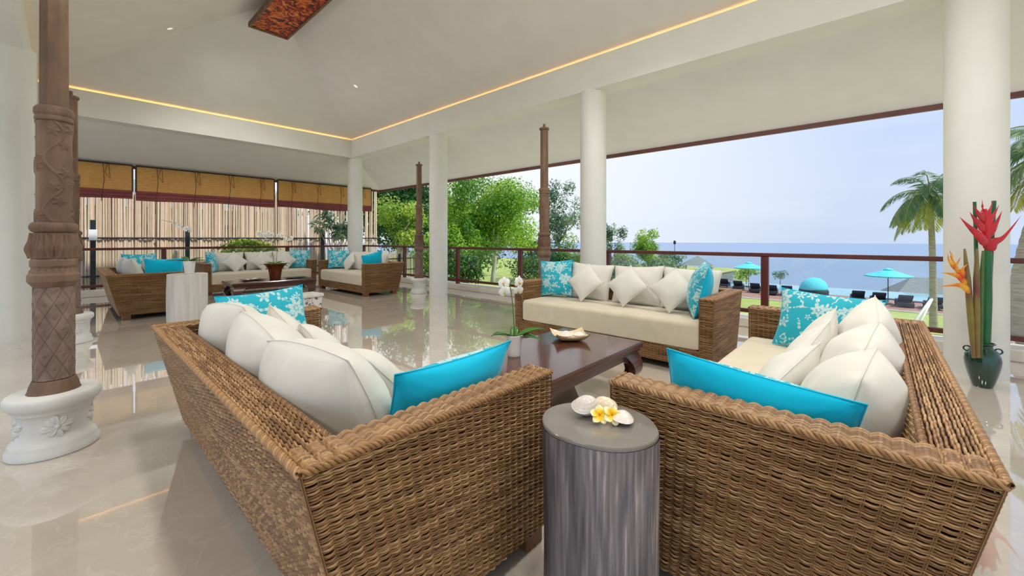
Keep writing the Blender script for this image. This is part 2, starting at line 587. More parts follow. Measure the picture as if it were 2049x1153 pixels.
# ------------------------------------------------------------------ mesh helpers
class MB:
    def __init__(s):
        s.v = []
        s.f = []
        s.m = []
        s.r = []

    def add(s, vs, fs, m=0, rnd=0.5):
        o = len(s.v)
        s.v += [tuple(p) for p in vs]
        s.r += [rnd] * len(vs)
        for f in fs:
            s.f.append(tuple(i + o for i in f))
            s.m.append(m)
        return s

    def box(s, x0, x1, y0, y1, z0, z1, m=0, b=0, M=None, rnd=.5):
        if b <= 0:
            vs = [(x, y, z) for x in (x0, x1) for y in (y0, y1) for z in (z0, z1)]
            fs = [(0, 1, 3, 2), (4, 6, 7, 5), (0, 4, 5, 1), (2, 3, 7, 6), (0, 2, 6, 4), (1, 5, 7, 3)]
        else:
            vs = []
            ix = {}
            X = (x0, x1)
            Y = (y0, y1)
            Z = (z0, z1)
            for i in (0, 1):
                for j in (0, 1):
                    for k in (0, 1):
                        sx, sy, sz = (1 - 2 * i) * b, (1 - 2 * j) * b, (1 - 2 * k) * b
                        for a, p in enumerate(((X[i], Y[j] + sy, Z[k] + sz), (X[i] + sx, Y[j], Z[k] + sz), (X[i] + sx, Y[j] + sy, Z[k]))):
                            ix[i, j, k, a] = len(vs)
                            vs.append(p)
            fs = []
            for i in (0, 1):
                fs.append([ix[i, j, k, 0] for j, k in ((0, 0), (1, 0), (1, 1), (0, 1))][::(-1 if i == 0 else 1)])
                fs.append([ix[j, i, k, 1] for j, k in ((0, 0), (1, 0), (1, 1), (0, 1))][::(1 if i == 0 else -1)])
                fs.append([ix[j, k, i, 2] for j, k in ((0, 0), (1, 0), (1, 1), (0, 1))][::(-1 if i == 0 else 1)])
            for j in (0, 1):
                for k in (0, 1):
                    fs.append([ix[0, j, k, 1], ix[1, j, k, 1], ix[1, j, k, 2], ix[0, j, k, 2]])
                    fs.append([ix[j, 0, k, 0], ix[j, 1, k, 0], ix[j, 1, k, 2], ix[j, 0, k, 2]])
                    fs.append([ix[j, k, 0, 0], ix[j, k, 1, 0], ix[j, k, 1, 1], ix[j, k, 0, 1]])
            for i in (0, 1):
                for j in (0, 1):
                    for k in (0, 1):
                        fs.append([ix[i, j, k, a] for a in range(3)])
        if M is not None:
            vs = [M @ Vector(p) for p in vs]
        return s.add(vs, fs, m, rnd)

    def tube(s, pts, rad, n=8, m=0, caps=True, flat=1.0, up=None, rnd=.5):
        """tube through pts; flat scales the section along the side axis"""
        pts = [Vector(p) for p in pts]
        if not hasattr(rad, '__len__'):
            rad = [rad] * len(pts)
        vs, fs = [], []
        ref = Vector(up) if up is not None else None
        for i, p in enumerate(pts):
            t = (pts[min(i + 1, len(pts) - 1)] - pts[max(i - 1, 0)]).normalized()
            if ref is None:
                ref = Vector((0, 0, 1)) if abs(t.z) < .9 else Vector((1, 0, 0))
            a = (ref - t * ref.dot(t))
            if a.length < 1e-5:
                a = t.orthogonal()
            a.normalize()
            if up is None:
                ref = a
            bb = t.cross(a)
            for k in range(n):
                an = 2 * PI * k / n
                vs.append(p + a * (math.cos(an) * rad[i]) + bb * (math.sin(an) * rad[i] * flat))
        for i in range(len(pts) - 1):
            for k in range(n):
                k2 = (k + 1) % n
                fs.append((i * n + k, i * n + k2, (i + 1) * n + k2, (i + 1) * n + k))
        if caps:
            fs.append(tuple(range(n))[::-1])
            fs.append(tuple((len(pts) - 1) * n + k for k in range(n)))
        return s.add(vs, fs, m, rnd)

    def lathe(s, prof, n=32, c=(0, 0, 0), m=0, fn=None, caps=True):
        vs, fs = [], []
        for r, z in prof:
            for k in range(n):
                a = 2 * PI * k / n
                rr = r * (fn(a, z) if fn else 1)
                vs.append((c[0] + rr * math.cos(a), c[1] + rr * math.sin(a), c[2] + z))
        for i in range(len(prof) - 1):
            for k in range(n):
                k2 = (k + 1) % n
                fs.append((i * n + k, i * n + k2, (i + 1) * n + k2, (i + 1) * n + k))
        if caps:
            fs.append(tuple(range(n))[::-1])
            fs.append(tuple((len(prof) - 1) * n + k for k in range(n)))
        return s.add(vs, fs, m)

    def prism(s, poly, axis, a0, a1, m=0, M=None):
        """poly: list of 2D points, extruded along axis (0,1,2) from a0 to a1"""
        n = len(poly)

        def p3(p, a):
            q = list(p)
            q.insert(axis, a)
            return tuple(q)
        vs = [p3(p, a0) for p in poly] + [p3(p, a1) for p in poly]
        fs = [tuple(range(n))[::-1], tuple(range(n, 2 * n))]
        for k in range(n):
            k2 = (k + 1) % n
            fs.append((k, k2, n + k2, n + k))
        if M is not None:
            vs = [M @ Vector(p) for p in vs]
        return s.add(vs, fs, m)

    def build(s, name, mats, parent=None, smooth=35, rnd=False, recalc=True):
        return link(name, np_mesh(name, np.array(s.v, dtype=np.float64), s.f, mats, s.m, smooth,
                                  s.r if rnd else None, recalc), parent)


def np_mesh(name, v, f, mats, mi=None, smooth=35, rnd=None, recalc=False):
    me = bpy.data.meshes.new(name)
    if isinstance(f, np.ndarray):
        me.vertices.add(len(v))
        me.vertices.foreach_set('co', v.astype(np.float32).ravel())
        nf, k = f.shape
        me.loops.add(nf * k)
        me.loops.foreach_set('vertex_index', f.astype(np.int32).ravel())
        me.polygons.add(nf)
        me.polygons.foreach_set('loop_start', np.arange(0, nf * k, k, dtype=np.int32))
        me.update(calc_edges=True)
    else:
        me.from_pydata([tuple(p) for p in v], [], f)
    if not isinstance(mats, (list, tuple)):
        mats = [mats]
    for m in mats:
        me.materials.append(m)
    if mi is not None:
        me.polygons.foreach_set('material_index', np.array(mi, dtype=np.int32))
    if recalc:
        import bmesh
        bm = bmesh.new()
        bm.from_mesh(me)
        bmesh.ops.recalc_face_normals(bm, faces=bm.faces)
        bm.to_mesh(me)
        bm.free()
    if rnd is not None:
        a = me.attributes.new('rnd', 'FLOAT', 'POINT')
        a.data.foreach_set('value', np.array(rnd, dtype=np.float32))
    if smooth:
        me.polygons.foreach_set('use_smooth', np.ones(len(me.polygons), dtype=bool))
        if smooth < 180:
            me.set_sharp_from_angle(angle=R(smooth))
    me.update()
    return me


def link(name, me, parent=None):
    o = bpy.data.objects.new(name, me)
    col.objects.link(o)
    if parent is not None:
        o.parent = parent
    return o


def tag(o, label=None, cat=None, group=None, kind=None):
    if label:
        o['label'] = label
    if cat:
        o['category'] = cat
    if group:
        o['group'] = group
    if kind:
        o['kind'] = kind
    return o


def thing(name, label, cat, loc=(0, 0, 0), rz=0, group=None):
    o = bpy.data.objects.new(name, None)
    o.empty_display_size = .1
    col.objects.link(o)
    o.location = loc
    o.rotation_euler = (0, 0, rz)
    return tag(o, label, cat, group)


def structure(mb, name, m, smooth=35):
    o = mb.build(name, m, None, smooth)
    o['kind'] = 'structure'
    return o


KIDS = {}


def copy_tree(o, parent=None):
    c = o.copy()
    col.objects.link(c)
    c.parent = parent
    for ch in [x for x in bpy.data.objects if x.parent == o]:
        copy_tree(ch, c)
    return c


def another(src, label, loc, rz=0, group=None):
    c = copy_tree(src)
    c.location = loc
    c.rotation_euler = (0, 0, rz)
    c['label'] = label
    if group:
        c['group'] = group
    return c


def grid_faces(nu, nv, wrap=False):
    """quads of a grid with nu columns of vertices along the fast axis"""
    i = np.arange(nv - 1)[:, None]
    j = np.arange(nu if wrap else nu - 1)[None, :]
    j2 = (j + 1) % nu
    a = i * nu + j
    b = i * nu + j2
    c = (i + 1) * nu + j2
    d = (i + 1) * nu + j
    return np.stack([a, b, c, d], -1).reshape(-1, 4)


# ================================================================== THE ROOM
ZB, ZA = 3.58, 4.08            # underside and top of the ring beam
BX0, BX1 = -.35, 5.5           # inner faces of the ring beam
BY0, BY1 = -5.0, 11.2
BW = .35
EX, EY, EZ = 7.5, 13.1, 2.98   # eave edge
COLS = [-4.7, -.67, 3.39, 7.41, 11.36]

mb = MB()
mb.box(-5, 6.75, -8, 12.75, -.3, 0)
structure(mb, 'floor', MT['floor'])
# paler border strip beside the curb
mb = MB()
mb.box(6.45, 6.8, -8, 12.8, 0, .13, b=.012)
structure(mb, 'trim_1', MT['curb'])
mb = MB()
mb.box(-5, 6.45, 12.45, 12.8, 0, .13, b=.012)
structure(mb, 'trim_2', MT['curb'])

# ring beam: solid lower part with a thin lip that hides the light strip
mb = MB()
for a in ((BX1, BX1 + BW, BY0 - BW, BY1 + BW), (BX0 - BW, BX0, BY0 - BW, BY1 + BW), (BX0, BX1, BY1, BY1 + BW), (BX0, BX1, BY0 - BW, BY0)):
    mb.box(*a, ZB, ZA - .14)
for a in ((BX1, BX1 + .05, BY0 - .05, BY1 + .05), (BX0 - .05, BX0, BY0 - .05, BY1 + .05), (BX0, BX1, BY1, BY1 + .05), (BX0, BX1, BY0 - .05, BY0)):
    mb.box(*a, ZA - .14, ZA)
structure(mb, 'trim_3', MT['plaster'])

# hipped ceiling above the cove
cx0, cx1, cy0, cy1 = BX0 - BW, BX1 + BW, BY0 - BW, BY1 + BW
CS = .50                       # slope
ZC = ZA - .11
half = (cx1 - cx0) / 2
RX = (cx0 + cx1) / 2
RZ = ZC + half * CS
mb = MB()
c = [(cx0, cy0), (cx1, cy0), (cx1, cy1), (cx0, cy1)]
lo = [(x, y, ZA - .15) for x, y in c]
hi = [(x, y, ZC) for x, y in c]
rd = [(RX, cy0 + half, RZ), (RX, cy1 - half, RZ)]
vs = lo + hi + rd
fs = [(0, 1, 5, 4), (1, 2, 6, 5), (2, 3, 7, 6), (3, 0, 4, 7), (4, 5, 8), (5, 6, 9, 8), (6, 7, 9), (7, 4, 8, 9)]
mb.add(vs, fs)
mb.add([(p[0], p[1], p[2] + .12) for p in vs], [f[::-1] for f in fs])
structure(mb, 'ceiling', MT['plaster'], 20)

# sloping eaves outside the beam (east and north) and flat soffits on the other two sides
mb = MB()
ix, iy = BX1 + BW, BY1 + BW
P = lambda x, y, z: (x, y, z)
sv = [P(ix, -8, ZB), P(EX, -8, EZ), P(EX, EY, EZ), P(ix, iy, ZB), P(-5, iy, ZB), P(-5, EY, EZ)]
mb.add(sv, [(0, 1, 2, 3), (3, 2, 5, 4)])
mb.add([(x, y, z + .1) for x, y, z in sv], [(0, 3, 2, 1), (3, 4, 5, 2)])
mb.box(-5, BX0 - BW, -8, iy, ZB, ZB + .1)
mb.box(BX0 - BW, ix, -8, BY0 - BW, ZB, ZB + .1)
structure(mb, 'ceiling_eaves', MT['plaster'], 10)
mb = MB()
mb.box(EX, EX + .05, -8, EY + .05, EZ - .07, EZ + .12)
structure(mb, 'trim_4', MT['fascia'])
mb = MB()
mb.box(-5, EX, EY, EY + .05, EZ - .07, EZ + .12)
structure(mb, 'trim_5', MT['fascia'])

# LED strips in the cove
def cove(n, x0, x1, y0, y1):
    t = thing('light_strip', n, 'light', ((x0 + x1) / 2, (y0 + y1) / 2, ZA - .139))
    m_ = MB()
    dx, dy = (x1 - x0) / 2, (y1 - y0) / 2
    m_.box(-dx, dx, -dy, dy, 0, .02)
    m_.build('led_tape', MT['cove'], t)


cove('warm light strip glowing along the ceiling beam on the sea side', BX1 + .09, BX1 + .11, BY0, BY1)
cove('warm light strip glowing along the ceiling beam above the bamboo blinds', BX0, BX1, BY1 + .09, BY1 + .11)
cove('warm light strip along the ceiling beam behind the near carved pillar', BX0 - .11, BX0 - .09, BY0, BY1)

# round white columns
def column(label, x, y, r=.205):
    t = thing('column', label, 'column', (x, y, 0), 0)
    m_ = MB()
    m_.lathe([(r, 0), (r, ZB + .02)], 48)
    m_.build('shaft', MT['column'], t, 60)
    return t


column('white round column behind the green vase of red heliconia', 5.68, COLS[1])
column('white round column rising behind the sofa with the sea view', 5.68, COLS[2])
column('white round column beside a carved pillar on a white pedestal, in front of bright trees', 5.68, COLS[3])
column('white round column at the far corner behind the far sofas', 5.68, COLS[4])
column('white round column at the left edge, behind the nearest carved pillar', -.46, 7.95)
column('white round column behind the camera on the sea side', 5.68, COLS[0])


# recessed downlights: first pair in view, the rest unseen, added to brighten the room
DL1 = (4.387, 8.739)
DL2 = (1.21, 9.16)
def downlight(label, x, y, z, n, power=1.0):
    t = thing('downlight', label, 'light', (x, y, z))
    q = Vector(n).to_track_quat('-Z', 'Y')
    t.rotation_euler = q.to_euler()
    m_ = MB()
    m_.lathe([(.045, .02), (.045, -.004), (.062, -.006), (.066, 0), (.066, .01)], 24, caps=False)
    m_.build('trim_ring', MT['lamp_trim'], t)
    m_ = MB()
    m_.lathe([(.0001, .0), (.045, .0)], 24, caps=False)
    m_.build('lens', MT['lamp_lens'], t)
    ld = bpy.data.lights.new('downlight_lamp', 'SPOT')
    ld.energy = DOWNLIGHT_POWER * power
    ld.spot_size = R(150)
    ld.spot_blend = .6
    ld.shadow_soft_size = .25
    ld.color = (1, .965, .91)
    lo_ = bpy.data.objects.new('downlight_lamp', ld)
    col.objects.link(lo_)
    lo_.parent = t
    lo_.location = (0, 0, -.02)
    return t


def slope_z_x(x):              # ceiling height on the long slopes
    return ZC + min(x - cx0, cx1 - x) * CS


for lb, x, y in (('small round downlight in the sea-side ceiling slope, near the corner of the light strips', DL1[0], DL1[1]),
                 ('small round downlight in the ceiling slope behind the nearest carved pillar', DL2[0], DL2[1]),
                 ('added unseen downlight in the sea-side ceiling slope above the near coffee table', 4.7, 2.2),  # from here on lamps out of view, added as extra room light
                 ('added unseen downlight in the sea-side ceiling slope above the right foreground sofa', 4.5, .3),
                 ('added unseen downlight in the sea-side ceiling slope behind the camera', 4.2, -2.0),
                 ('added unseen downlight in the garden-side ceiling slope above the left foreground sofa', .75, 2.6),
                 ('added unseen downlight in the garden-side ceiling slope behind the left foreground sofa', .75, .2),
                 ('added unseen downlight in the garden-side ceiling slope behind the camera', .9, -2.4)):
    downlight(lb, x, y, slope_z_x(x) - .004, (-CS, 0, -1) if x > RX else (CS, 0, -1))
for lb, x, y in (('added unseen downlight in the flat soffit left of the camera, near side', -2.6, 1.5), ('added unseen downlight in the flat soffit left of the camera, far side', -2.6, 5.0)):  # out-of-view lamps added as fill for the room
    downlight(lb, x, y, ZB - .004, (0, 0, -1))

# carved and painted board hung under the ridge
t = thing('carved_ceiling_board', 'gilded red carved wooden board hung under the ceiling ridge', 'ceiling ornament', (RX + .02, 6.2, 5.2))
mb = MB()
mb.box(-.3, .3, -2.4, 2.4, 0, .05)
mb.build('carved_panel', MT['gold_red'], t)
for nm, a in (('frame_rail', (-.34, -.3, -2.44, 2.44)), ('frame_rail', (.3, .34, -2.44, 2.44)), ('frame_end', (-.3, .3, 2.4, 2.44)), ('frame_end', (-.3, .3, -2.44, -2.4))):
    m_ = MB()
    m_.box(*a, -.03, .06, b=.006)
    m_.build(nm, MT['carved'], t)
for k in range(3):
    m_ = MB()
    m_.tube([(0, -2 + k * 2, .05), (0, -2 + k * 2, RZ - 5.2)], .012, 8)
    m_.build('hanger_rod', MT['carved'], t)

# ------------------------------------------------------------------ railings
RZT = 1.05


def railing(label, horizontal, a0, a1, c, posts, loc):
    """horizontal: 'x' or 'y' is the run direction"""
    t = thing('glass_railing', label, 'railing', loc)

    def bx(m_, u0, u1, v0, v1, z0, z1, b=.006):
        if horizontal == 'y':
            m_.box(v0, v1, u0, u1, z0, z1, b=b)
        else:
            m_.box(u0, u1, v0, v1, z0, z1, b=b)
    m_ = MB()
    bx(m_, a0, a1, -.035, .035, RZT - .055, RZT, .012)
    m_.build('handrail', MT['redwood'], t)
    ps = sorted(posts)
    for p in ps:
        m_ = MB()
        bx(m_, p - .045, p + .045, -.04, .04, .13, RZT - .055)
        m_.build('post', MT['redwood'], t)
    ends = [a0] + [p for p in ps if a0 < p < a1] + [a1]
    for p, q in zip(ends[:-1], ends[1:]):
        if q - p < .2:
            continue
        m_ = MB()
        bx(m_, p + .045, q - .045, -.025, .025, .19, .245)
        m_.build('bottom_rail', MT['redwood'], t)
        m_ = MB()
        bx(m_, p + .05, q - .05, -.004, .004, .245, RZT - .06, 0)
        m_.build('glass_pane', MT['glass'], t, 0)
    return t


railing('dark red wooden railing with glass panes on the sea side', 'y', -7.8, 12.64, 0, [12.6, 10.2, 7.82, 5.74, 3.63, 1.18, -1.27, -3.7, -6.1], (6.6, 0, 0))
railing('dark red wooden railing with glass panes in front of the bamboo fence', 'x', -4.9, 6.55, 0, [4.27, 1.55, -1.17, -3.9], (0, 12.6, 0))

# ------------------------------------------------------------------ bamboo blinds
def blind(label, x0, x1, ncords):
    W_ = x1 - x0
    t = thing('bamboo_blind', label, 'blind', (x0, 13.0, 0))
    ztop, zbot = 2.99, 2.37
    m_ = MB()
    m_.box(0, W_, -.03, .03, ztop - .035, ztop, b=.004)
    m_.build('head_rail', MT['blind_dark'], t)
    n = max(2, round(W_ / .31))
    for k in range(n):
        m_ = MB()
        a, b_ = k * W_ / n, (k + 1) * W_ / n
        off = rng.uniform(-.004, .004)
        m_.box(a + .0005, b_ - .0005, -.012 + off, .004 + off, zbot, ztop - .035, b=.002)
        m_.build('bamboo_panel', MT['blind'], t)
    for e in (-.015, W_ - .015):
        m_ = MB()
        m_.box(e, e + .03, -.018, .008, zbot - .02, ztop - .03)
        m_.build('edge_binding', MT['blind_dark'], t)
    # folded maroon cloth below
    nu, nv = 60, 14
    u = np.linspace(0, W_, nu)
    v = np.linspace(0, 1, nv)
    U, V = np.meshgrid(u, v)
    sag = .03 * np.sin(U / W_ * PI * 2.2 + x0)
    z = zbot + .01 - V * (.21 + sag * .6)
    y = -.03 - .03 * np.abs(np.sin(V * PI * 2.6 + .25 * np.sin(U * 2.3))) - .006 * np.sin(U * 9 + V * 4)
    front = np.stack([U, y, z], -1).reshape(-1, 3)
    back = np.stack([U, np.full_like(y, .02), z], -1).reshape(-1, 3)
    g = grid_faces(nu, nv)
    f = np.concatenate([g, g[:, ::-1] + nu * nv])
    link('rolled_cloth', np_mesh('rolled_cloth', np.concatenate([front, back]), f, MT['maroon'], smooth=60), t)
    for k in range(ncords):
        cx = W_ * (k + .5) / ncords
        m_ = MB()
        ln = rng.uniform(.02, .35)
        m_.tube([(cx, -.05, ztop - .02), (cx + .02, -.07, 2.6), (cx - .01, -.09, 2.3), (cx - .03, -.09, 2.15 - ln)], .006, 5)
        m_.tube([(cx + .07, -.05, ztop - .02), (cx + .03, -.06, 2.75), (cx + .11, -.07, 2.62), (cx + .09, -.06, ztop - .02)], .005, 5)
        m_.build('pull_cord', MT['blind_dark'], t)
    return t


blind('bamboo blind with maroon cloth, leftmost, partly behind the carved pillar', -1.9, 1.04, 3)
blind('widest bamboo blind with maroon cloth, in the middle', 1.10, 4.05, 4)
blind('bamboo blind with maroon cloth, rightmost, crossing behind the corner column', 4.14, 7.08, 4)


# ================================================================== SOFAS
SL, SD, SDB, ST = 2.38, .98, .83, .70     # length, depth at top, depth at foot, height
AT = .125                                  # thickness of arms and back
WV, WF, WR = [], [], []


def weave(p00, p10, p01, p11, ncol, nrow, amp, wd, th, alt=True, seg=4, slant=0.0):
    """woven strands over a bilinear patch; strands run from p*0 side (u) and stack along v"""
    p00, p10, p01, p11 = (np.array(p, float) for p in (p00, p10, p01, p11))
    nrm = np.cross(p10 - p00, p01 - p00)
    nrm /= np.linalg.norm(nrm)
    ns = ncol * seg + 1
    u = np.linspace(0, 1, ns)
    vs, fs, rs = [], [], []
    base = 0
    for j in range(nrow):
        v = (j + .5) / nrow + nr.normal(0, .08) / nrow
        vv = v + .10 / nrow * np.sin(u * ncol * 1.3 + j * 2.1)
        a = p00[None] * (1 - u)[:, None] + p10[None] * u[:, None]
        b = p01[None] * (1 - u)[:, None] + p11[None] * u[:, None]
        t = (b - a)
        t /= np.linalg.norm(t, axis=1)[:, None]
        ph = PI * j if alt else 0
        if alt:
            o = amp * np.cos(PI * u * ncol + ph)
        else:
            fr = u * ncol % 1.0
            ar = np.abs(np.sin(PI * u * ncol))
            o = amp * (ar * 2 - 1) + amp * .55 * np.cos(PI * u * ncol + PI * (j % 2) - PI / 2) * (1 if slant else 0)
            vv = vv + slant * (.10 * ar + .05 * np.sin(2 * PI * u * ncol)) / nrow
        c = a * (1 - vv)[:, None] + b * vv[:, None] + nrm[None] * (o + th * .2)[:, None]
        sec = [(-.5 * wd, -th * .6), (-.27 * wd, th * .55), (.27 * wd, th * .55), (.5 * wd, -th * .6)]
        q = np.stack([c + t * s + nrm[None] * h for s, h in sec], 1).reshape(-1, 3)
        vs.append(q)
        fs.append(grid_faces(4, ns) + base)
        k = np.floor(u * max(1, ncol / 6) + nr.random()).astype(int)
        rr = nr.random(int(k.max()) + 1)[k]
        rs.append(np.repeat(rr, 4))
        base += ns * 4
    if slant:
        # pairs of upright stakes between the ribs
        for k in range(ncol + 1):
            for sgn in (-1, 1):
                uu = k / ncol
                a0 = p00 * (1 - uu) + p10 * uu
                a1 = p01 * (1 - uu) + p11 * uu
                side = (p10 - p00) / np.linalg.norm(p10 - p00)
                c0, c1 = a0 + side * sgn * .0024, a1 + side * sgn * .0024
                h0 = -amp * .75
                q = []
                for c_ in (c0, c1):
                    for s_, h_ in ((-.0019, h0), (0, h0 + .0026), (.0019, h0)):
                        q.append(c_ + side * s_ + nrm * (h_ + th * .2))
                vs.append(np.array(q))
                fs.append(grid_faces(3, 2) + base)
                rs.append(np.full(6, .15 + .3 * nr.random()))
                base += 6
    return np.concatenate(vs), np.concatenate(fs), np.concatenate(rs)


def weave_obj(name, patches, parent):
    V, F, Q = [], [], []
    o = 0
    for p in patches:
        v, f, r = weave(*p)
        V.append(v)
        F.append(f + o)
        Q.append(r)
        o += len(v)
    me = np_mesh(name, np.concatenate(V), np.concatenate(F), MT['strand'], smooth=180, rnd=np.concatenate(Q))
    ob = link(name, me, parent)
    ob['kind'] = 'stuff'
    return ob


def rope(m_, a, b, r, turns, strands=3, n=5):
    """braided border: strands twisted round the line a-b"""
    a, b = Vector(a), Vector(b)
    d = (b - a).normalized()
    s = d.orthogonal().normalized()
    q = d.cross(s)
    k = turns * 8
    for j in range(strands):
        pts = []
        for i in range(k + 1):
            an = 2 * PI * (i / 8 + j / strands)
            pts.append(a.lerp(b, i / k) + s * (math.cos(an) * r * .75) + q * (math.sin(an) * r * .75))
        m_.tube(pts, r * .62, n, caps=False, rnd=rng.random())


def make_sofa(label):
    t = thing('wicker_sofa', label, 'sofa')
    zb = .07
    h = SL / 2
    ins = .012
    PITCH = .0079                      # strand spacing
    CP = .033                          # stake spacing
    nrow = round((ST - zb) / PITCH)
    seat_z, apron_z = .48, .225
    bk = lambda z: SDB + (SD - SDB) * (z - zb) / (ST - zb)      # outer back profile
    hb = lambda z: h - .02 + .02 * (z - zb) / (ST - zb)         # outer side profile
    amp, wd, th = .0036, .0053, .0044
    # --- arms
    for s in (-1, 1):
        m_ = MB()
        xo, xi = lambda z: s * (hb(z) - ins), s * (h - AT + ins)
        vs = []
        for z in (zb, ST - ins):
            vs += [(xo(z), ins, z), (xi, ins, z), (xi, bk(z) - ins, z), (xo(z), bk(z) - ins, z)]
        m_.add(vs, [(3, 2, 1, 0), (4, 5, 6, 7), (0, 1, 5, 4), (1, 2, 6, 5), (2, 3, 7, 6), (3, 0, 4, 7)])
        arm = m_.build('arm', MT['core'], t, 20)
        A = lambda z, y: (s * hb(z), y, z)
        pt = []
        # outer face (normal outwards)
        if s > 0:
            pt.append((A(zb, 0), A(zb, bk(zb)), A(ST, 0), A(ST, bk(ST)), 27, nrow, amp, wd, th, False, 5, .8))
        else:
            pt.append((A(zb, bk(zb)), A(zb, 0), A(ST, bk(ST)), A(ST, 0), 27, nrow, amp, wd, th, False, 5, .8))
        # front end
        e0, e1 = (h - AT, hb(zb)) if s > 0 else (-hb(zb), -(h - AT))
        f0, f1 = (h - AT, hb(ST)) if s > 0 else (-hb(ST), -(h - AT))
        pt.append(((e0, 0, zb), (e1, 0, zb), (f0, 0, ST), (f1, 0, ST), 3, nrow, amp, wd, th, False, 6, .8))
        # inner face above the seat
        xi_ = s * (h - AT)
        yb = SD - AT
        if s > 0:
            pt.append(((xi_, yb, seat_z - .06), (xi_, 0, seat_z - .06), (xi_, yb, ST), (xi_, 0, ST), 26, 35, amp, wd, th, False, 4, .8))
        else:
            pt.append(((xi_, 0, seat_z - .06), (xi_, yb, seat_z - .06), (xi_, 0, ST), (xi_, yb, ST), 26, 35, amp, wd, th, False, 4, .8))
        # top: strands run along the arm over ridges
        pt.append(((f0, 0, ST), (f0, SD - .01, ST), (f1, 0, ST), (f1, SD - .01, ST), 19, 11, -.006, .0125, th, False, 6))
        pt[-1] = ((f1, 0, ST), (f1, SD - .01, ST), (f0, 0, ST), (f0, SD - .01, ST), 22, 13, .0042, .0088, th, False, 6)
        weave_obj('wicker_weave', pt, arm)
    # --- back
    m_ = MB()
    vs = []
    for z in (zb, ST - ins):
        yi = bk(ST) - AT + ins if z > .4 else bk(zb) - AT + ins
        vs += [(-(hb(z) - ins), yi, z), (hb(z) - ins, yi, z), (hb(z) - ins, bk(z) - ins, z), (-(hb(z) - ins), bk(z) - ins, z)]
    m_.add(vs, [(3, 2, 1, 0), (4, 5, 6, 7), (0, 1, 5, 4), (1, 2, 6, 5), (2, 3, 7, 6), (3, 0, 4, 7)])
    back = m_.build('backrest', MT['core'], t, 20)
    pt = [((hb(zb), bk(zb), zb), (-hb(zb), bk(zb), zb), (hb(ST), SD, ST), (-hb(ST), SD, ST), 70, nrow, amp, wd, th, False, 4, .8)]
    yi0 = bk(seat_z - .06) - AT
    pt.append(((-h + AT, yi0, seat_z - .06), (h - AT, yi0, seat_z - .06), (-h + AT, SD - AT, ST), (h - AT, SD - AT, ST), 60, 35, amp, wd, th, False, 4, .8))
    # top: strands run along the back, passing over and under cross stakes
    pt.append(((-h, SD, ST), (-h, SD - AT, ST), (h, SD, ST), (h, SD - AT, ST), 1, 1, 0, 0, 0))
    pt[-1] = ((-h, SD - AT, ST), (h, SD - AT, ST), (-h, SD, ST), (h, SD, ST), 132, 12, .0032, .0078, .0048, True, 3)
    weave_obj('wicker_weave', pt, back)
    # --- apron
    m_ = MB()
    m_.box(-h + AT - .01, h - AT + .01, ins, SDB - AT, zb, apron_z - .006)
    ap = m_.build('apron', MT['core'], t)
    weave_obj('wicker_weave', [((-h + AT, 0, zb), (h - AT, 0, zb), (-h + AT, 0, apron_z), (h - AT, 0, apron_z), 60, 20, amp, wd, th, False, 4, .8)], ap)
    # --- braided borders
    m_ = MB()
    z = ST - .002
    rope(m_, (-h, 0, z), (-h, SD, z), .009, 22)
    rope(m_, (h, 0, z), (h, SD, z), .009, 22)
    rope(m_, (-h, SD, z), (h, SD, z), .009, 52)
    rope(m_, (-h + AT, .0, z), (-h, 0, z), .008, 3)
    rope(m_, (h - AT, 0, z), (h, 0, z), .008, 3)
    rope(m_, (-h + AT, SD - AT, z), (h - AT, SD - AT, z), .008, 48)
    m_.build('braided_border', MT['strand'], t, 180, rnd=True, recalc=False)
    # --- feet
    for x, y in ((-h + .09, .07), (h - .09, .07), (-h + .09, SDB - .08), (h - .09, SDB - .08)):
        m_ = MB()
        m_.box(x - .06, x + .06, y - .05, y + .05, 0, zb + .005, b=.005)
        m_.build('foot', MT['foot'], t)
    # --- thick seat cushion
    x0, x1, y0, y1, z0, z1 = -h + AT + .006, h - AT - .006, -.004, SDB - AT + .07, apron_z, seat_z
    r = .05
    nx = 48
    sec = []
    for cyx, czx, a0 in ((y0 + r, z0 + .02, 180), (y0 + r, z1 - r, 90), (y1 - r, z1 - r, 0), (y1 - .02, z0 + .02, -90)):
        rr = .02 if a0 in (180, -90) else r
        for k in range(6):
            an = R(a0 + 90 - k * 18)
            sec.append((cyx + math.cos(an) * rr if a0 != 180 else y0 + .02 + math.cos(an) * .02, czx + math.sin(an) * rr))
    vs, fs = [], []
    n = len(sec)
    xs = [x0 + (x1 - x0) * (.5 - .5 * math.cos(PI * k / (nx - 1))) for k in range(nx)]
    cyc = (y0 + y1) / 2
    czc = (z0 + z1) / 2
    for x in xs:
        e = min(x - x0, x1 - x)
        sh = 1 if e > r else 1 - .09 * (1 - math.sqrt(max(0, 1 - (1 - e / r) ** 2)))
        puff = .012 * math.sin(PI * (x - x0) / (x1 - x0)) ** .4 if x0 < x < x1 else 0
        for y, z_ in sec:
            zz = czc + (z_ - czc) * sh
            if z_ > czc:
                zz += puff * max(0, min(1, (y - y0) / .2)) * max(0, min(1, (y1 - y) / .2))
            vs.append((x, cyc + (y - cyc) * (1 - (1 - sh) * .4), zz))
    for i in range(nx - 1):
        for k in range(n):
            k2 = (k + 1) % n
            fs.append((i * n + k, i * n + k2, (i + 1) * n + k2, (i + 1) * n + k))
    fs.append(tuple(range(n))[::-1])
    fs.append(tuple((nx - 1) * n + k for k in range(n)))
    m_ = MB()
    m_.add(vs, fs)
    cu = m_.build('seat_cushion', MT['seat'], t, 50)
    uvl = cu.data.uv_layers.new(name='UVMap')
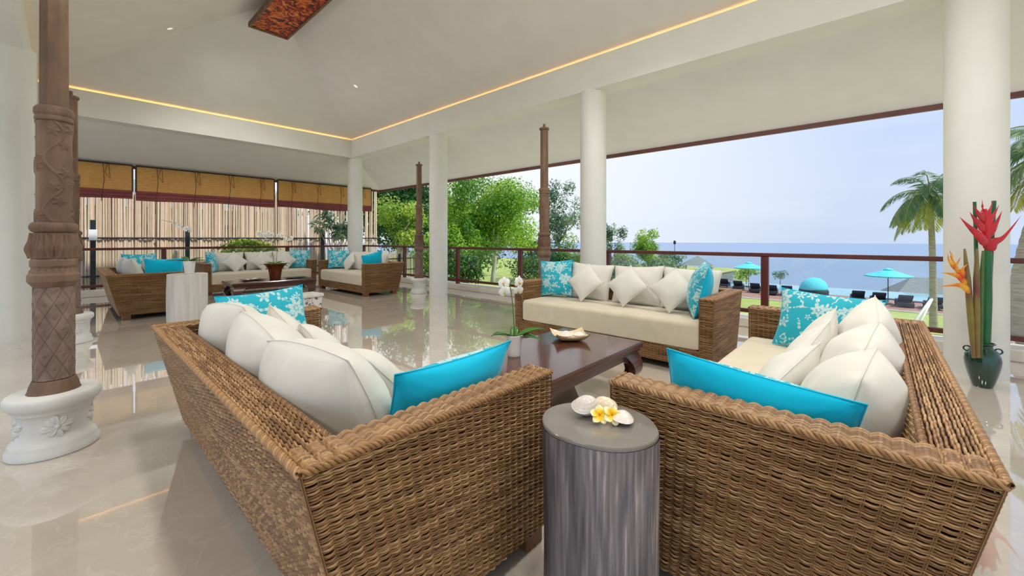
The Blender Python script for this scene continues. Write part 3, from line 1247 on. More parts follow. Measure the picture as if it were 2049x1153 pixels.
    for lp in cu.data.loops:
        v = cu.data.vertices[lp.vertex_index].co
        uvl.data[lp.index].uv = (v.x, v.y + v.z)
    cu['label'] = 'thick beige seat cushion'
    return t


sofa0 = make_sofa('')
SOFAS = {}


def place_sofa(key, label, loc, rz, first=False):
    s = sofa0 if first else copy_tree(sofa0)
    s.location = loc
    s.rotation_euler = (0, 0, rz)
    s['label'] = label
    s['group'] = 'wicker sofas of the lounge'
    SOFAS[key] = (Vector(loc), rz)


place_sofa('L', 'brown wicker sofa in the left foreground, its woven back towards the carved pillar', (1.345, 2.19, 0), R(90), True)
place_sofa('R', 'brown wicker sofa in the right foreground, beside the grey log stool', (2.60, .765, 0), R(180))
place_sofa('M', 'brown wicker sofa by the sea-side railing behind the near coffee table', (3.865, 2.27, 0), R(-90))
place_sofa('W', 'brown wicker sofa at the far left, behind the white log stool', (1.37, 9.72, 0), R(90))
place_sofa('N', 'brown wicker sofa along the bamboo fence behind the copper orchid pot', (3.2, 10.86, 0), 0)
place_sofa('E', 'far brown wicker sofa seen from its woven arm, left of the thin pillar', (4.3, 9.36, 0), R(-90))


# ------------------------------------------------------------------ throw pillows
def pillow_mesh(name, w_, h_, t_, mats, seed, n=26, pinch=.085, slump=0.0, karate=0.0):
    g = np.random.default_rng(seed)
    s = np.linspace(-1, 1, n)
    s = np.sign(s) * np.abs(s) ** .8
    U, V = np.meshgrid(s, s)
    X = U * (1 - pinch * (1 - V ** 2) * np.abs(U) ** 1.5)
    Z = V * (1 - pinch * (1 - U ** 2) * np.abs(V) ** 1.5)
    prof = ((1 - U ** 2).clip(0) * (1 - V ** 2).clip(0)) ** .52
    wr = np.zeros_like(U)
    for k in range(7):
        a = g.uniform(0, 2 * PI)
        fq = g.uniform(3, 8)
        wr += g.uniform(.2, .5) * np.sin(fq * (U * math.cos(a) + V * math.sin(a)) + g.uniform(0, 6))
    # creases that run into the corners
    cr_ = np.abs(np.sin(6 * np.arctan2(np.abs(V) - .98, np.abs(U) - .98))) * (np.abs(U * V)) ** 1.5
    out = []
    uv = []
    for side in (-1, 1):
        th = prof * t_ / 2 * (1 + .05 * wr) - cr_ * .012 * (prof > .02)
        y = side * th
        x = X * w_ / 2
        z = Z * h_ / 2
        y = y + slump * (1 - V) * .5 * 0
        z = z - karate * h_ * np.exp(-(U / .28) ** 2) * ((V + 1) / 2) ** 2
        # bottom-heavy filling
        y = y * (1 - .08 * V)
        out.append(np.stack([x, y, z], -1).reshape(-1, 3))
        uv.append(np.stack([X * w_ / 2 * -side, Z * h_ / 2], -1).reshape(-1, 2))
    f = grid_faces(n, n)
    f2 = f[:, ::-1] + n * n
    v = np.concatenate(out)
    F = np.concatenate([f, f2])
    mi = [0] * len(f) + [1 if len(mats) > 1 else 0] * len(f2)
    # weld the shared seam
    idx = np.arange(2 * n * n)
    edge = (np.abs(U.ravel()) > .9999) | (np.abs(V.ravel()) > .9999)
    idx[n * n:][edge] = np.arange(n * n)[edge]
    F = idx[F]
    me = np_mesh(name, v, F, mats, mi, smooth=180)
    ul = me.uv_layers.new(name='UVMap')
    u_all = np.concatenate(uv)
    li = np.empty(len(me.loops), dtype=np.int32)
    me.loops.foreach_get('vertex_index', li)
    ul.data.foreach_set('uv', u_all[li].astype(np.float32).ravel())
    return me, (X, Z, edge)


PILLOW_N = [0]


def pillow(key, label, kind, x, y, z, yaw=0, lean=15, roll=0, size=None, pinch=.085, karate=0.0, name='throw_pillow', group=None):
    """x,y,z local to the sofa; yaw about z, lean backwards, roll in its own plane (degrees)"""
    PILLOW_N[0] += 1
    sd = 100 + PILLOW_N[0]
    if kind == 'cream':
        w_, h_, t_, mats = .62, .48, .24, [MT['linen']]
        group = group or 'large cream back pillows'
    elif kind == 'small':
        w_, h_, t_, mats = .40, .40, .15, [MT['linen']]
        group = group or 'small cream pillows'
    else:
        w_, h_, t_, mats = .52, .47, .17, [MT['batik'], MT['cyan']]
        group = group or 'turquoise pillows'
    if size:
        w_, h_, t_ = size
    me, _ = pillow_mesh('cover', w_, h_, t_, mats, sd, pinch=pinch, karate=karate)
    o = bpy.data.objects.new(name, me)
    col.objects.link(o)
    loc, rz = SOFAS[key]
    p = Matrix.Rotation(rz, 4, 'Z') @ Vector((x, y, z))
    M = Matrix.Translation(loc + p.to_3d()) @ Matrix.Rotation(rz + R(yaw), 4, 'Z') @ Matrix.Rotation(R(-lean), 4, 'X') @ Matrix.Rotation(R(roll), 4, 'Y')
    o.matrix_world = M
    tag(o, label, 'pillow', group)
    # piped seam round the edge
    hw, hh = w_ / 2, h_ / 2
    m_ = MB()
    pts = []
    q = 14
    for k in range(4):
        for i in range(q):
            s = -1 + 2 * i / q
            pi_ = 1 - pinch * (1 - s * s)
            a = [(s, -pi_), (pi_, s), (-s, pi_), (-pi_, -s)][k]
            zz = a[1] * hh - karate * h_ * math.exp(-(a[0] / .28) ** 2) * ((a[1] + 1) / 2) ** 2
            pts.append((a[0] * hw, 0, zz))
    pts.append(pts[0])
    m_.tube(pts, .0028, 5, caps=False)
    m_.build('seam', mats[-1], o, 180)
    return o

# --- left foreground sofa (x grows away from the camera)
pillow('L', 'large cream pillow at the near end of the left foreground sofa', 'cream', -.55, .66, .625, 6, 20, 3, (.64, .42, .38), -.13)
pillow('L', 'large cream pillow in the middle of the left foreground sofa', 'cream', .06, .665, .635, -4, 17, -4, (.66, .42, .37), -.12)
pillow('L', 'large cream pillow at the far end of the left foreground sofa', 'cream', .64, .67, .655, 8, 16, 5, (.58, .41, .33), -.12)
pillow('L', 'small cream pillow nearest the camera on the left foreground sofa', 'small', -.40, .39, .59, 8, 40, 12, (.40, .33, .23), -.10)
pillow('L', 'small cream pillow in the middle of the left foreground sofa', 'small', .10, .40, .62, -5, 34, 24, (.38, .34, .21), -.08)
pillow('L', 'small cream pillow on the left foreground sofa, closest to its far turquoise pillow', 'small', .50, .43, .645, 4, 28, 38, (.36, .36, .18), 0)
pillow('L', 'turquoise pillow with plain back, on the near arm of the left foreground sofa', 'turq', -.90, .31, .605, 90, 24, 1, (.58, .42, .18))
pillow('L', 'turquoise batik pillow at the far arm of the left foreground sofa', 'turq', .92, .42, .68, -84, 14, -3, (.56, .44, .16))
# --- right foreground sofa (x grows towards the camera)
pillow('R', 'large cream pillow nearest the camera on the right foreground sofa', 'cream', .55, .69, .575, -4, 14, 0, (.58, .43, .36), -.05)
pillow('R', 'large cream pillow in the middle of the right foreground sofa', 'cream', .06, .70, .60, -4, 13, 4, (.60, .43, .34), -.05)
pillow('R', 'large cream pillow at the far end of the right foreground sofa', 'cream', -.43, .71, .65, 3, 12, 8, (.58, .45, .30), -.02)
pillow('R', 'small cream pillow nearest the plain turquoise pillow of the right foreground sofa', 'small', .40, .44, .585, -8, 32, 30, (.36, .35, .2), -.03)
pillow('R', 'small cream pillow second from the camera on the right foreground sofa', 'small', .02, .47, .60, -6, 26, 42, (.38, .38, .19), 0)
pillow('R', 'small cream pillow half hidden behind another on the right foreground sofa', 'small', -.30, .49, .615, 8, 22, 46, (.39, .39, .17), 0)
pillow('R', 'turquoise pillow with plain back, beside the log stool', 'turq', .92, .42, .60, -90, 22, -7, (.60, .40, .18), .05)
pillow('R', 'big-flowered turquoise batik pillow at the far arm of the right foreground sofa', 'turq', -.86, .50, .675, 82, 18, 3, (.58, .42, .17))
# --- sofa at the railing
pillow('M', 'large cream pillow on the left of the railing sofa', 'cream', -.48, .66, .70, 0, 16, 2)
pillow('M', 'large cream pillow in the middle of the railing sofa', 'cream', .16, .66, .70, 0, 16, -2)
pillow('M', 'large cream pillow on the right of the railing sofa', 'cream', .76, .66, .70, 0, 16, 1)
pillow('M', 'small cream pillow set on its corner on the left of the railing sofa', 'small', -.40, .42, .72, 2, 24, 45, (.36, .36, .14))
pillow('M', 'small cream pillow set on its corner in the middle of the railing sofa', 'small', .16, .40, .72, 0, 24, 45, (.36, .36, .14))
pillow('M', 'small cream pillow set on its corner on the right of the railing sofa', 'small', .68, .38, .72, 0, 24, 44, (.36, .36, .14))
pillow('M', 'turquoise batik pillow with white flowers at the left arm of the railing sofa', 'turq', -.90, .50, .73, 14, 14, -4, (.46, .48, .15))
pillow('M', 'turquoise batik pillow seen edge-on at the right arm of the railing sofa', 'turq', .94, .42, .75, -70, 14, 3, (.56, .54, .22))
# --- far left sofa
pillow('W', 'large cream pillow near the woven arm of the far left sofa', 'cream', -.62, .64, .70, 5, 16, 3)
pillow('W', 'small cream pillow in front of the larger one on the far left sofa', 'small', -.55, .42, .66, 12, 24, 35)
pillow('W', 'large cream pillow deeper in the far left sofa, mostly hidden by the turquoise ones', 'cream', .1, .66, .70, 0, 16, 0)
pillow('W', 'plain turquoise pillow on the far left sofa, behind the white log stool', 'turq', -.93, .28, .70, 90, 12, 0)
pillow('W', 'turquoise batik pillow at the far arm of the far left sofa', 'turq', .92, .42, .73, -86, 12, 0)
# --- sofa along the bamboo fence
pillow('N', 'large cream pillow on the left of the bamboo-fence sofa', 'cream', -.58, .68, .70, 0, 15, 1)
pillow('N', 'large cream pillow in the middle of the bamboo-fence sofa', 'cream', .06, .68, .70, 0, 15, -1)
pillow('N', 'large cream pillow on the right of the bamboo-fence sofa', 'cream', .66, .68, .70, 0, 15, 1)
pillow('N', 'small cream pillow on its corner on the left of the bamboo-fence sofa', 'small', -.52, .45, .70, 0, 22, 45)
pillow('N', 'small cream pillow on its corner in the middle of the bamboo-fence sofa', 'small', .06, .45, .70, 0, 22, 45)
pillow('N', 'small cream pillow on its corner, behind the copper orchid pot', 'small', .58, .45, .70, 0, 22, 45)
pillow('N', 'turquoise batik pillow at the left arm of the bamboo-fence sofa', 'turq', -.96, .45, .72, 62, 12, 0, (.5, .5, .17))
pillow('N', 'turquoise batik pillow at the right arm of the bamboo-fence sofa', 'turq', .94, .52, .72, -30, 12, 2, (.5, .5, .17))
# --- far right sofa
pillow('E', 'turquoise batik pillow at the far arm of the far right sofa', 'turq', -.90, .40, .73, 62, 12, 0)
pillow('E', 'turquoise pillow tipped over the near woven arm of the far right sofa', 'turq', .93, .32, .72, -84, 16, 14)
pillow('E', 'large cream pillow at the far end of the far right sofa', 'cream', -.45, .64, .70, 0, 15, 0)
pillow('E', 'large cream pillow in the middle of the far right sofa', 'cream', .12, .66, .70, 0, 15, 0)
pillow('E', 'large cream pillow at the near end of the far right sofa', 'cream', .66, .66, .70, 0, 15, 0)
pillow('E', 'small cream pillow on the far right sofa, leaning beside the far turquoise one', 'small', -.38, .42, .68, 0, 22, 42)


# ================================================================== COFFEE TABLES
def coffee_table(label, loc):
    t = thing('coffee_table', label, 'table', loc, 0, 'dark opium tables')
    lx, ly, h_ = .79, .41, .38
    m_ = MB()
    m_.box(-lx, lx, -ly, ly, h_ - .05, h_, b=.012)
    m_.build('tabletop', MT['table'], t)
    m_ = MB()
    m_.box(-lx + .02, lx - .02, -ly + .02, ly - .02, h_ - .075, h_ - .05, b=.006)
    m_.build('waist', MT['table'], t)
    # scalloped aprons
    for s in (-1, 1):
        m_ = MB()
        poly = [(-lx + .1, h_ - .07)]
        poly += [(-lx + .1, h_ - .16), (-lx + .2, h_ - .155), (-lx + .27, h_ - .125)]
        poly += [(lx - .27, h_ - .125), (lx - .2, h_ - .155), (lx - .1, h_ - .16), (lx - .1, h_ - .07)]
        m_.prism(poly, 1, s * (ly - .06) - .012, s * (ly - .06) + .012)
        m_.build('apron', MT['table'], t, 20)
        m_ = MB()
        poly = [(-ly + .06, h_ - .07), (-ly + .06, h_ - .17), (-ly + .16, h_ - .16), (-ly + .24, h_ - .125),
                (ly - .24, h_ - .125), (ly - .16, h_ - .16), (ly - .06, h_ - .17), (ly - .06, h_ - .07)]
        m_.prism(poly, 0, s * (lx - .08) - .012, s * (lx - .08) + .012)
        m_.build('apron', MT['table'], t, 20)
    # broad cabriole legs curling in at the foot
    for sx in (-1, 1):
        for sy in (-1, 1):
            m_ = MB()
            sec = []
            zs = np.linspace(0, h_ - .07, 14)
            for z in zs:
                u = 1 - z / (h_ - .07)
                out = .035 * math.sin(PI * min(1, u * 1.25)) - .05 * max(0, u - .55) / .45
                wdt = .23 - .15 * min(1, u / .85) ** .8 + (.05 if u > .86 else 0)
                cx_ = lx - .05 + out
                cy_ = ly - .035 + out
                sec.append([(sx * cx_, sy * cy_, z), (sx * (cx_ - wdt), sy * cy_, z), (sx * (cx_ - wdt), sy * (cy_ - .06), z),
                            (sx * (cx_ - .06), sy * (cy_ - .06), z), (sx * (cx_ - .06), sy * (cy_ - wdt), z), (sx * cx_, sy * (cy_ - wdt), z)])
            vs = [p for q in sec for p in q]
            fs = [tuple(range(6)), tuple((len(sec) - 1) * 6 + k for k in range(6))]
            for i in range(len(sec) - 1):
                for k in range(6):
                    k2 = (k + 1) % 6
                    fs.append((i * 6 + k, i * 6 + k2, (i + 1) * 6 + k2, (i + 1) * 6 + k))
            m_.add(vs, fs)
            m_.build('leg', MT['table'], t, 50)
    return t


tab = coffee_table('dark red-brown coffee table with curled legs between the foreground sofas', (2.49, 1.88, 0))
another(tab, 'dark red-brown coffee table among the far sofas, under the copper orchid pot', (2.93, 9.62, 0), 0)


# ================================================================== LOG STOOLS
def log_stool(name, label, loc, rx, ry, h_, bark, top, rot=0, seed=1):
    t = thing(name, label, 'stool', loc, R(rot))
    g = np.random.default_rng(seed)
    ph = g.uniform(0, 6, 6)
    am = g.uniform(.002, .01, 6)
    n = 72

    def fr(a, z):
        return 1 + sum(am[k] * math.sin((k + 1) * a + ph[k]) for k in range(6)) + .012 * math.sin(3 * a + z * 5)

    def ring(sc_, z):
        return [(rx * sc_ * fr(a, z) * math.cos(a), ry * sc_ * fr(a, z) * math.sin(a), z) for a in (2 * PI * k / n for k in range(n))]
    m_ = MB()
    zs = [0, .01] + list(np.linspace(.05, h_ - .012, 14))
    vs = []
    for z in zs:
        vs += ring(.985 if z == 0 else 1 + .012 * math.sin(z * 7 + seed), z)
    fs = [tuple(range(n))[::-1]]
    for i in range(len(zs) - 1):
        for k in range(n):
            k2 = (k + 1) % n
            fs.append((i * n + k, i * n + k2, (i + 1) * n + k2, (i + 1) * n + k))
    m_.add(vs, fs)
    m_.build('trunk', bark, t, 60)
    m_ = MB()
    vs = ring(1.0, h_ - .012) + ring(1.0, h_ - .004) + ring(.985, h_)
    fs = [tuple(2 * n + k for k in range(n)), tuple(range(n))[::-1]]
    for i in range(2):
        for k in range(n):
            k2 = (k + 1) % n
            fs.append((i * n + k, i * n + k2, (i + 1) * n + k2, (i + 1) * n + k))
    m_.add(vs, fs)
    m_.build('stool_top', top, t, 30)
    return t


ST_Z = .64
log_stool('log_stool', 'grey weathered log stool between the two foreground sofas, shells and yellow flowers on top', (1.19, .69, 0), .190, .166, ST_Z,
          MT['log_bark'], MT['log_top'], -72, 3)
log_stool('log_stool', 'whitewashed log stool carrying a potted orchid, beside the far left sofa', (1.23, 7.75, 0), .26, .24, .72,
          MT['white_wood'], MT['white_wood'], 40, 5)
# low mottled side table behind the turquoise pillow
t = thing('side_table', 'low white side table with black and white mottled sides beyond the left foreground sofa', 'table', (2.38, 6.2, 0), R(8))
m_ = MB()
m_.box(-.16, .16, -.16, .16, .40, .45, b=.012)
m_.build('tabletop', MT['white_wood'], t)
m_ = MB()
m_.prism([(-.11, 0), (.11, 0), (.145, .40), (-.145, .40)], 1, -.13, .13)
m_.build('body', mat('mottled_shell_inlay', (120, 108, 100), (226, 220, 212), scale=20, rough=.5, lo=.42, hi=.5, detail=2), t, 20)


# ================================================================== CARVED PILLARS
def pillar(label, loc, rz, group=None):
    t = thing('carved_pillar', label, 'pillar', loc, rz, group)
    Z0 = .345

    def shell(name, z0, z1, nz, fr, m=MT['carved'], nth=128, sm=180):
        th = np.linspace(0, 2 * PI, nth, endpoint=False)
        z = np.linspace(z0, z1, nz)
        A, Zz = np.meshgrid(th, z)
        r = fr(A, Zz, (Zz - z0) / (z1 - z0))
        v = np.stack([r * np.cos(A), r * np.sin(A), Zz], -1).reshape(-1, 3)
        f = grid_faces(nth, nz, True)
        # close the two ends
        nv = len(v)
        v = np.concatenate([v, [[0, 0, z0], [0, 0, z1]]])
        k = np.arange(nth)
        k2 = (k + 1) % nth
        bot = np.stack([k2, k, np.full(nth, nv), np.full(nth, nv)], -1)
        topi = (nz - 1) * nth
        top = np.stack([topi + k, topi + k2, np.full(nth, nv + 1), np.full(nth, nv + 1)], -1)
        faces = [tuple(q) for q in f] + [tuple(q[:3]) for q in bot] + [tuple(q[:3]) for q in top]
        me = np_mesh(name, v, faces, m, smooth=sm)
        return link(name, me, t)

    fr_ = lambda x: x - np.floor(x)
    # flared foot with leaf points
    shell('base_moulding', Z0, .42, 22, lambda a, z, u: .112 - .022 * u ** .7 + .005 * np.abs(np.sin(8 * a)) * (1 - np.abs(2 * u - .9)).clip(0) -
          .012 * (u > .93), nth=160)

    def lattice(a, z, u):
        p = a * 7 / (2 * PI)
        q = (z - .42) / .15
        f1 = fr_(p + q) - .5
        f2 = fr_(p - q) - .5
        g1 = np.exp(-((.5 - np.abs(f1)) / .035) ** 2)
        g2 = np.exp(-((.5 - np.abs(f2)) / .035) ** 2)
        boss = np.exp(-(f1 ** 2 + f2 ** 2) / .012)
        pyr = (1 - np.maximum(np.abs(f1), np.abs(f2)) * 2)
        star = np.exp(-(f1 ** 2 + f2 ** 2) / .05) * np.cos(6 * np.arctan2(f1, f2)) * .0018
        oct_ = .0025 * np.cos(8 * a)
        return .084 + .0008 * pyr + .0055 * boss + star - .0055 * np.maximum(g1, g2) + oct_
    shell('lattice_shaft', .42, .965, 170, lattice, MT['carved_dark'], 192)

    def collar(a, z, u):
        r = np.interp(u, [0, .12, .2, .42, .48, .62, .66, .74, .92, 1], [.085, .098, .108, .108, .1, .092, .091, .098, .098, .09])
        leaf = .004 * np.sin(22 * a) * np.exp(-((u - .56) / .08) ** 2)
        return r + leaf
    shell('ring_moulding', .965, 1.135, 60, collar, MT['carved'], 176)

    def acanthus(a, z, u):
        p = a * 6 / (2 * PI)
        f = fr_(p) - .5
        width = .46 * np.sqrt((1 - u ** 2.2).clip(0)) + .02
        leaf = (np.abs(f) < width)
        veins = .0035 * np.cos(22 * f * (1 + .8 * u)) * leaf
        rib = .006 * np.exp(-(f / .05) ** 2) * (1 - u)
        f2 = fr_(p + .5) - .5
        back = .004 * (np.abs(f2) < .3 * u)
        curl = .012 * np.exp(-((u - .35) / .22) ** 2) * np.exp(-(f / .22) ** 2)
        return .092 + .008 * leaf + veins + rib + back * np.cos(16 * f2) + curl - .006 * np.abs(2 * u - 1)
    shell('leaf_band', 1.135, 1.285, 80, acanthus, MT['carved'], 240)
    shell('scroll_collar', 1.285, 1.35, 26, lambda a, z, u: .074 + (.026 * np.sqrt((1 - (2 * u - 1) ** 2).clip(0))) *
          (.55 + .45 * np.abs(np.cos(2.5 * a)) ** .5) + .002 * np.sin(40 * a) * np.sin(PI * u), MT['carved'], 176)

    def vine(a, z, u):
        r = .0725 + .0018 * np.cos(8 * a)
        out = np.zeros_like(a)
        for k in range(3):
            c = k * 2 * PI / 3 + .55 * np.sin(z * 21 + k * 2)
            d = np.angle(np.exp(1j * (a - c)))
            out = np.maximum(out, np.exp(-(d / .09) ** 2) * .0062)
            for j in range(7):
                zc = 1.39 + j * .083 + .02 * k
                cc = k * 2 * PI / 3 + .55 * math.sin(zc * 21 + k * 2) + (.55 if j % 2 else -.55)
                dx = np.angle(np.exp(1j * (a - cc))) * .075
                dz = z - zc
                rr = np.hypot(dx, dz)
                an = np.arctan2(dz, dx)
                edge = .024 * (1 + .32 * np.cos(5 * an + j))
                out = np.maximum(out, .0075 * (1 / (1 + np.exp((rr - edge) / .0022))) * (.75 + .25 * np.cos(10 * an)))
        return r + out
    shell('vine_shaft', 1.35, 1.945, 230, vine, MT['carved'], 224)
    shell('ring_band', 1.945, 2.035, 30, lambda a, z, u: .068 + .015 * np.interp(u, [0, .05, .15, .3, .36, .42, .55, .85, 1], [0, .75, .85, .75, .5, .75, 1, .95, .3]) +
          .002 * np.sin(14 * a) * np.exp(-((u - .65) / .2) ** 2), MT['carved'], 160)
    shell('upper_shaft', 2.035, 2.93, 8, lambda a, z, u: .0615 / np.cos((a + PI / 8) % (PI / 4) - PI / 8) * (1 - .04 * u) * .97, MT['carved'], 96, 25)
    shell('cap', 2.93, 2.97, 8, lambda a, z, u: .06 + .016 * np.interp(u, [0, .3, .8, 1], [0, 1, 1, .6]), MT['carved'], 48, 40)
    shell('pin', 2.97, 3.03, 3, lambda a, z, u: .02 + 0 * a, MT['carved'], 24, 40)
    return t


def pedestal(label, loc, rz):
    t = thing('stone_pedestal', label, 'pedestal', loc, rz, 'white pedestals of the carved pillars')
    prof = [(.188, 0), (.194, .006), (.194, .03), (.184, .042), (.182, .06), (.176, .075), (.163, .088), (.158, .1), (.15, .118), (.147, .15), (.147, .19),
            (.151, .222), (.158, .238), (.17, .246), (.172, .258), (.176, .268), (.192, .28), (.2, .295), (.2, .325), (.194, .338), (.185, .345)]
    m_ = MB()
    m_.lathe(prof, 72)
    m_.build('body', MT['pedestal'], t, 40)
    for k in range(4):
        a = k * PI / 2
        m_ = MB()
        Rt = Matrix.Rotation(a, 4, 'Z') @ Matrix.Translation((.149, 0, .168))
        m_.add([Rt @ Vector((.0 + .018 * math.cos(i), .016 * math.cos(j) * math.sin(i), .016 * math.sin(j) * math.sin(i)))
                for i in np.linspace(.01, 1.5, 5) for j in np.linspace(0, 2 * PI, 9)[:-1]],
               [(i * 8 + j, i * 8 + (j + 1) % 8, (i + 1) * 8 + (j + 1) % 8, (i + 1) * 8 + j) for i in range(4) for j in range(8)])
        for p in range(8):
            an = p * PI / 4 + .2
            ln = .074 if p % 2 == 0 else .062
            vs = []
            for i, u in enumerate((0.15, .4, .7, .9, 1)):
                wd = (.008, .019, .021, .012, .002)[i]
                hh = (.008, .014, .013, .009, .003)[i]
                for s, q in ((-1, -.004), (-.5, hh), (0, hh * .75), (.5, hh), (1, -.004)):
                    d = Vector((0, math.cos(an) * ln * u - math.sin(an) * wd * s, math.sin(an) * ln * u + math.cos(an) * wd * s))
                    # follow the round die
                    d.x = q - d.y * d.y / .32
                    vs.append(Rt @ d)
            fs = [(i * 5 + j, i * 5 + j + 1, (i + 1) * 5 + j + 1, (i + 1) * 5 + j) for i in range(4) for j in range(4)]
            m_.add(vs, fs)
        m_.build('carved_flower', MT['pedestal'], t, 60, recalc=True)
    return t


PILS = [((-.05, 3.66), 'nearest carved brown wooden pillar with a lattice shaft, left foreground'),
        ((.03, 7.21), 'carved brown pillar almost hidden behind the nearest one'),
        ((5.47, 7.86), 'thin carved brown pillar beside the far sofas, standing in front of the third column'),
        ((4.98, 3.84), 'carved brown pillar rising behind the left arm of the railing sofa')]
PEDS = ['white stone pedestal with a carved flower under the nearest carved pillar',
        'white stone pedestal mostly hidden behind the nearest carved pillar',
        'white stone pedestal near the far right sofa, under the thin pillar',
        'white stone pedestal hidden behind the railing sofa']
for i, ((x, y), lb) in enumerate(PILS):
    if i == 0:
        pil0 = pillar(lb, (x, y, 0), R(-90), 'carved wooden pillars')
        ped0 = pedestal(PEDS[0], (x, y, 0), R(-84))
    else:
        another(pil0, lb, (x, y, 0), R(-90 + 30 * i))
        another(ped0, PEDS[i], (x, y, 0), R(-84 + 15 * i))


# ================================================================== SHELLS, BOWLS, TRAYS
def shell_half(m_, w_, d_, h_, ridges=7, n=20, k=14, th=.004, M=None):
    """a half clam shell lying mouth down: domed, with growth ridges around the beak"""
    vs = []
    for sgn in (0, 1):
        for i in range(k + 1):
            u = i / k
            for j in range(n + 1):
                a = PI * (j / n - .5) * 1.25
                rr = u
                x = rr * math.sin(a) * w_ / 2 * (1.05)
                y = (rr * math.cos(a) * d_) - d_ * .35
                e = max(0, 1 - (x / (w_ / 2 * 1.08)) ** 2 - ((y - d_ * .1) / (d_ * .62)) ** 2)
                z = h_ * math.sqrt(e) * (1 - .25 * u) + .0022 * math.sin(u * ridges * 2 * PI)
                z = max(z, 0)
                vs.append((x, y, z - (th if sgn else 0)))
    o = (k + 1) * (n + 1)
    fs = []
    for i in range(k):
        for j in range(n):
            a = i * (n + 1) + j
            q = (a, a + 1, a + n + 2, a + n + 1)
            fs.append(q)
            fs.append(tuple(x + o for x in q[::-1]))
    for i in range(k):
        for j in (0, n):
            a = i * (n + 1) + j
            b_ = a + n + 1
            fs.append((a, b_, b_ + o, a + o))
    for j in range(n):
        a = k * (n + 1) + j
        fs.append((a, a + 1, a + 1 + o, a + o))
    if M is not None:
        vs = [M @ Vector(p) for p in vs]
    m_.add(vs, fs)


def clam(name, label, loc, rot, size, m, whole=False, tilt=(0, 0)):
    w_, d_, h_ = size
    m_ = MB()
    M0 = Matrix.Rotation(R(tilt[0]), 4, 'X') @ Matrix.Rotation(R(tilt[1]), 4, 'Y')
    if whole:
        # an ellipsoid-like closed clam with ridges
        n, k = 36, 44
        vs = []
        for i in range(k + 1):
            q = i / k * 2 - 1                       # -1 at the upper beak, 0 at the lip, 1 at the lower beak
            r = 1 - abs(q)
            rr = math.sin(PI / 2 * r)
            step = 1 - .03 * abs(math.sin(r * 5.5 * PI)) * (.3 + .7 * r)
            for j in range(n):
                a = 2 * PI * j / n
                x = rr * math.cos(a) * w_ / 2 + (1 - r) * .1 * w_
                y = rr * math.sin(a) * d_ / 2 * (1 - .16 * math.cos(a))
                z = (1 if q < 0 else -1) * h_ / 2 * (1 - rr ** 2) * step
                vs.append(M0 @ Vector((x * step, y * step, z + h_ / 2)))
        fs = [(i * n + j, i * n + (j + 1) % n, (i + 1) * n + (j + 1) % n, (i + 1) * n + j) for i in range(k) for j in range(n)]
        m_.add(vs, fs)
    else:
        shell_half(m_, w_, d_, h_, M=M0)
    o = m_.build(name, m, None, 60)
    o.location = loc
    o.rotation_euler = (0, 0, R(rot))
    lowest = min(v.co.z for v in o.data.vertices)
    o.location.z = loc[2] - lowest
    return tag(o, label, 'shell', 'sea shells')


# on the grey log stool (camera looks along about (.74,.67))
def off(base, right, fwd):
    c_, s_ = math.cos(YAW), math.sin(YAW)
    return (base[0] + right * c_ + fwd * s_, base[1] - right * s_ + fwd * c_)


B0 = (1.195, .675)
p = off(B0, -.046, .065)
clam('clam_shell', 'closed white ridged clam shell on the grey log stool, left of the flowers', (*p, ST_Z), -42, (.10, .085, .07), MT['shell'], True, (14, -6))
p = off(B0, .022, .08)
clam('clam_shell', 'tan inner half shell standing behind the yellow flowers on the grey log stool', (*p, ST_Z), -48, (.085, .07, .035), MT['shell_tan'], True, (48, 0))
p = off(B0, .062, .005)
clam('clam_shell', 'smooth white half shell lying right of the yellow flowers on the grey log stool', (*p, ST_Z), 15, (.095, .075, .034), MT['shell'], True, (8, 0))


def frangipani(label, loc, face, size, turn):
    """five overlapping petals, facing along 'face'"""
    t = thing('frangipani_flower', label, 'flower', loc, 0, 'yellow frangipani flowers')
    t.rotation_euler = (Matrix.Rotation(turn, 4, Vector(face).normalized()) @ Vector(face).to_track_quat('Z', 'Y').to_matrix().to_4x4()).to_euler()
    for k in range(5):
        m_ = MB()
        vs = []
        nn, mm = 8, 7
        for i in range(nn):
            u = i / (nn - 1)
            wd = size * .235 * math.sin(PI * (.12 + .84 * u) ** 1.15) ** .75
            for j in range(mm):
                v = j / (mm - 1) * 2 - 1
                an = .0
                x = size * .52 * u + .002
                y = v * wd + .1 * size * u * (1 - u)
                z = size * (.16 * u ** .6 - .1 * u * u) + .05 * size * v * u + .04 * size * v * v
                vs.append(Matrix.Rotation(k * 2 * PI / 5, 4, 'Z') @ Vector((x, y, z)))
        fs = [(i * mm + j, i * mm + j + 1, (i + 1) * mm + j + 1, (i + 1) * mm + j) for i in range(nn - 1) for j in range(mm - 1)]
        m_.add(vs, fs)
        pt = m_.build('petal', MT['frangi'], t, 180)
        so_ = pt.modifiers.new('thickness', 'SOLIDIFY')
        so_.thickness = .0012
    m_ = MB()
    m_.tube([(0, 0, -.001), (0, 0, -size * .18)], [.004, .0025], 8)
    m_.build('flower_tube', MT['petal'], t)
    return t


toward = Vector((-math.sin(YAW), -math.cos(YAW), 0))
rgt = Vector((math.cos(YAW), -math.sin(YAW), 0))
p = off(B0, -.012, .0)
frangipani('yellow and white frangipani flower on the grey log stool, left of the pair', (*p, ST_Z + .024), toward * .7 + Vector((0, 0, .75)) - rgt * .15, .058, .3)
p = off(B0, .027, -.004)
frangipani('yellow and white frangipani flower on the grey log stool, right of the pair', (*p, ST_Z + .026), toward * .7 + Vector((0, 0, .6)) + rgt * .2, .062, 1.0)


